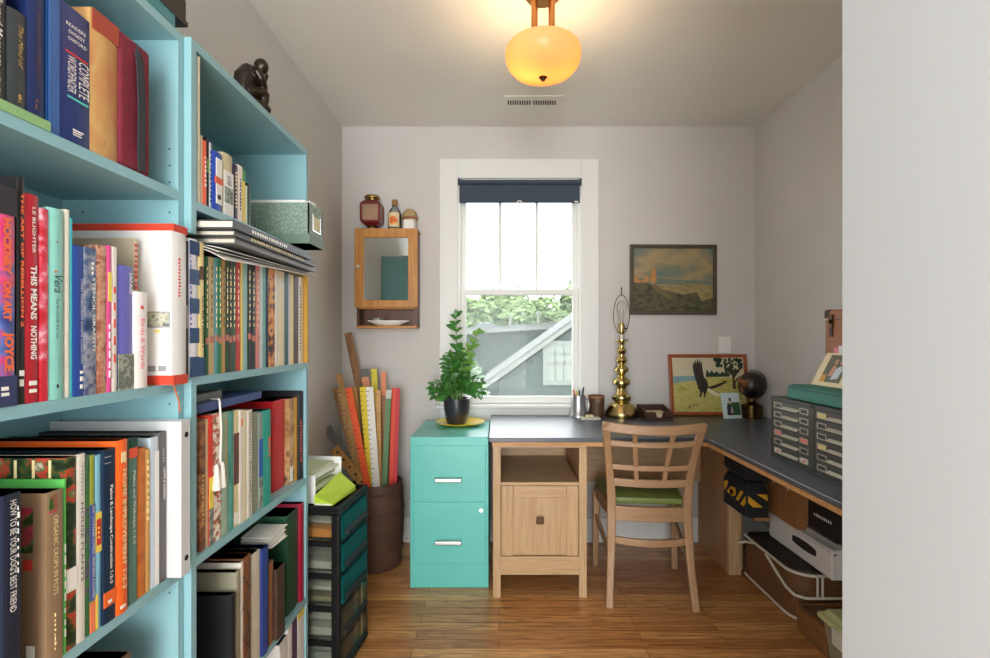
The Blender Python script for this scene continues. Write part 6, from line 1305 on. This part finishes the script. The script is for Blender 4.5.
def sl(yc, zc, a, c_): return [(VX0-0.0008, yc+a*math.cos(t)*(1.0), zc+c_*math.sin(t)) for t in [2*PI*k/20 for k in range(20)]]
sl0 = [(VX0-0.0008, 2.16+0.085*max(-1, min(1, 1.3*math.cos(t))), 0.296+0.020*math.sin(t)) for t in [2*PI*k/24 for k in range(24)]]
MB().poly(sl0).build('slot_handle', mat('slot_dark', (36, 30, 26), 0.6), wcs)
bx('lid_seam', mat('seam_grey', (168, 164, 156), 0.5), wcs, VX0-0.0006, VX0+0.001, VY0+0.01, VY1-0.01, 0.336, 0.338)
bx('clasp', M_black, wcs, VX0+0.006, VX0+0.02, VY0-0.0008, VY0+0.001, 0.330, 0.334)
fl = thing('flat_box', (1.43, 2.08, 0.3485), 'flat translucent lid box lying on the white carry case', 'box')
bx('box', glass('frosted_lid', (0.9, 0.9, 0.88), 0.08, 0.15, 0.55, (206, 202, 194)), fl, 1.352, 1.494, 1.985, 2.185, 0.3485, 0.372, bevel=0.004)
bx('box_liner', mat('liner_grey', (120, 116, 110), 0.6), fl, 1.356, 1.49, 1.989, 2.181, 0.351, 0.368)
M_kraft = mat('kraft_card', (160, 108, 64), 0.75, noise=0.08, scale=15)
for lab, ya, yb, zt_ in (('brown carton next to the striped bag, standing on the white carry case', 2.342, 2.432, 0.66), ('wider brown carton between the narrow carton and the black boxes', 2.192, 2.3405, 0.68)):
    c = thing('cardboard_box', (1.405, (ya+yb)/2, 0.3485), lab, 'box')
    bx('carton', M_kraft, c, 1.322, 1.488, ya, yb, 0.3485, zt_, bevel=0.002)
    bx('tape_mark', mat('carton_print', (196, 176, 150), 0.7), c, 1.3213, 1.3225, (ya+yb)/2-0.006, (ya+yb)/2+0.006, 0.50, 0.53)
for lab, z0, z1, xo in (('lower black box with white print on the flat translucent box', 0.3725, 0.522, 0.0), ('upper black box with white print directly under the worktop', 0.5225, 0.685, 0.004)):
    c = thing('black_box', (1.43, 2.07, z0), lab, 'box')
    bx('carton', mat('black_card', (30, 28, 28), 0.6), c, 1.362+xo, 1.492, 1.965, 2.183, z0, z1, bevel=0.003)
    mk = MB(); rr2 = random.Random(int(z0*1000))
    for k in range(9):
        y_ = 2.14-k*0.013; mk.box(1.3612+xo, 1.3622+xo, y_-0.009*rr2.uniform(.6, 1), y_, z0+0.062, z0+0.074)
    mk.build('box_print', INK['w'], c)
wb = thing('low_crate', (1.36, 1.945, 0), 'low brown wooden crate on the floor between the hamper and the storage tub', 'crate')
b = MB(); b.box(1.226, 1.49, 1.856, 1.862, 0.0, 0.108); b.box(1.226, 1.49, 2.034, 2.040, 0.0, 0.108); b.box(1.226, 1.238, 1.862, 2.034, 0, 0.108); b.box(1.478, 1.49, 1.862, 2.034, 0, 0.108); b.box(1.238, 1.478, 1.862, 2.034, 0.0, 0.008)
b.build('crate_body', wood('crate_wood', (140, 96, 56), (108, 70, 38), 1), wb, bevel=0.002)
bx('crate_lid', wood('crate_lid_wood', (112, 76, 44), (84, 54, 30), 1), wb, 1.239, 1.477, 1.863, 2.033, 0.092, 0.099)
sb_ = thing('storage_tub', (1.33, 1.6, 0), 'clear storage tub with pale green lid under the worktop, nearest the doorway wall', 'storage box')
GX0, GX1, GY0, GY1 = 1.182, 1.48, 1.36, 1.842
b = MB(); b.loft([[(GX0+i_, GY0+i_, z), (GX1-i_, GY0+i_, z), (GX1-i_, GY1-i_, z), (GX0+i_, GY1-i_, z)] for i_, z in ((0.03, 0.001), (0.012, 0.165))])
b.build('tub_body', glass('tub_plastic', (0.9, 0.9, 0.86), 0.08, 0.12, 0.45, (196, 186, 160)), sb_, bevel=0.01)
b = MB(); b.loft([[(GX0+i_, GY0+i_, z), (GX1-i_, GY0+i_, z), (GX1-i_, GY1-i_, z), (GX0+i_, GY1-i_, z)] for i_, z in ((0.0, 0.166), (0.0, 0.186), (0.016, 0.190), (0.022, 0.206))])
b.build('tub_lid', mat('pale_green_lid', (176, 182, 128), 0.4), sb_, bevel=0.006, seg=3)
for yy in (1.72, 1.45): bx('latch', mat('latch_clear', (196, 192, 176), 0.35), sb_, GX0-0.007, GX0-0.0005, yy-0.03, yy+0.03, 0.12, 0.18, bevel=0.003)
bx('tub_contents', mat('tub_cloth', (120, 104, 84), 0.9, noise=0.3, scale=14), sb_, GX0+0.045, GX1-0.045, GY0+0.045, GY1-0.045, 0.004, 0.13)

# ---------------------------------------------------------------- bronze seated figure on the far bookcase
fg = thing('bronze_figurine', (-0.725, 1.40, ZTOP), 'small dark bronze figure of a crouched seated person on the far bookcase', 'figurine')
b = MB()
R_ = Matrix.Rotation(math.radians(52), 3, 'Z'); O_ = Vector((-0.703, 1.41, ZTOP))
def L(x, y, z): return tuple(O_+R_@Vector((x*0.78, y*0.9, z)))
def limb(pts, rs): b.tube([L(*p) for p in pts], rs, 10)
b.loft([[L(x*s, y*s, z) for x, y in ((-.036, -.036), (.05, -.036), (.05, .036), (-.036, .036))] for s, z in ((1.0, 0.0005), (1.02, 0.012), (0.75, 0.03))])
limb([(-0.026, 0, 0.03), (-0.030, 0, 0.055), (-0.022, 0, 0.085), (-0.004, 0, 0.108), (0.012, 0, 0.118)], [0.026, 0.030, 0.033, 0.030, 0.016])
limb([(-0.004, -0.034, 0.103), (-0.006, 0, 0.110), (-0.004, 0.034, 0.103)], [0.014, 0.02, 0.014])
limb([(0.010, 0, 0.116), (0.024, 0, 0.128)], [0.013, 0.012])
b.ball(L(0.033, 0, 0.139), 0.021, 16, 12, (1, 0.88, 1.08)); b.ball(L(0.049, 0, 0.139), 0.006, 10, 8, (1, .7, 1.2)); b.ball(L(0.043, 0, 0.147), 0.010, 10, 8, (0.8, 1.5, .5)); b.ball(L(0.044, 0, 0.126), 0.009, 10, 8)
for sy in (-1, 1):
    b.ball(L(0.030, sy*0.019, 0.138), 0.005, 8, 6, (1, .6, 1.3))
    limb([(-0.022, sy*0.018, 0.040), (0.010, sy*0.022, 0.052), (0.038, sy*0.020, 0.058)], [0.018, 0.016, 0.012])
    limb([(0.038, sy*0.020, 0.058), (0.034, sy*0.021, 0.035), (0.030, sy*0.020, 0.010)], [0.012, 0.012, 0.008])
    limb([(0.028, sy*0.020, 0.008), (0.050, sy*0.021, 0.006)], [0.009, 0.006])
    limb([(-0.004, sy*0.036, 0.104), (0.012, sy*0.038, 0.086), (0.030, sy*0.026, 0.070)], [0.014, 0.012, 0.010])
limb([(0.030, 0.026, 0.070), (0.042, 0.008, 0.090), (0.046, -0.002, 0.112)], [0.011, 0.010, 0.008]); b.ball(L(0.047, -0.003, 0.116), 0.009, 10, 8)
limb([(0.030, -0.026, 0.070), (0.044, 0.0, 0.070), (0.044, 0.022, 0.066)], [0.010, 0.009, 0.007])
o = b.build('figure_body', mat('dark_bronze_patina', (50, 41, 33), 0.3, 0.6, noise=0.2, scale=40), fg, smooth=True)
rm = o.modifiers.new('merge', 'REMESH'); rm.mode = 'VOXEL'; rm.voxel_size = 0.0022; rm.use_smooth_shade = True
sm = o.modifiers.new('soften', 'SMOOTH'); sm.iterations = 4; sm.factor = 0.5
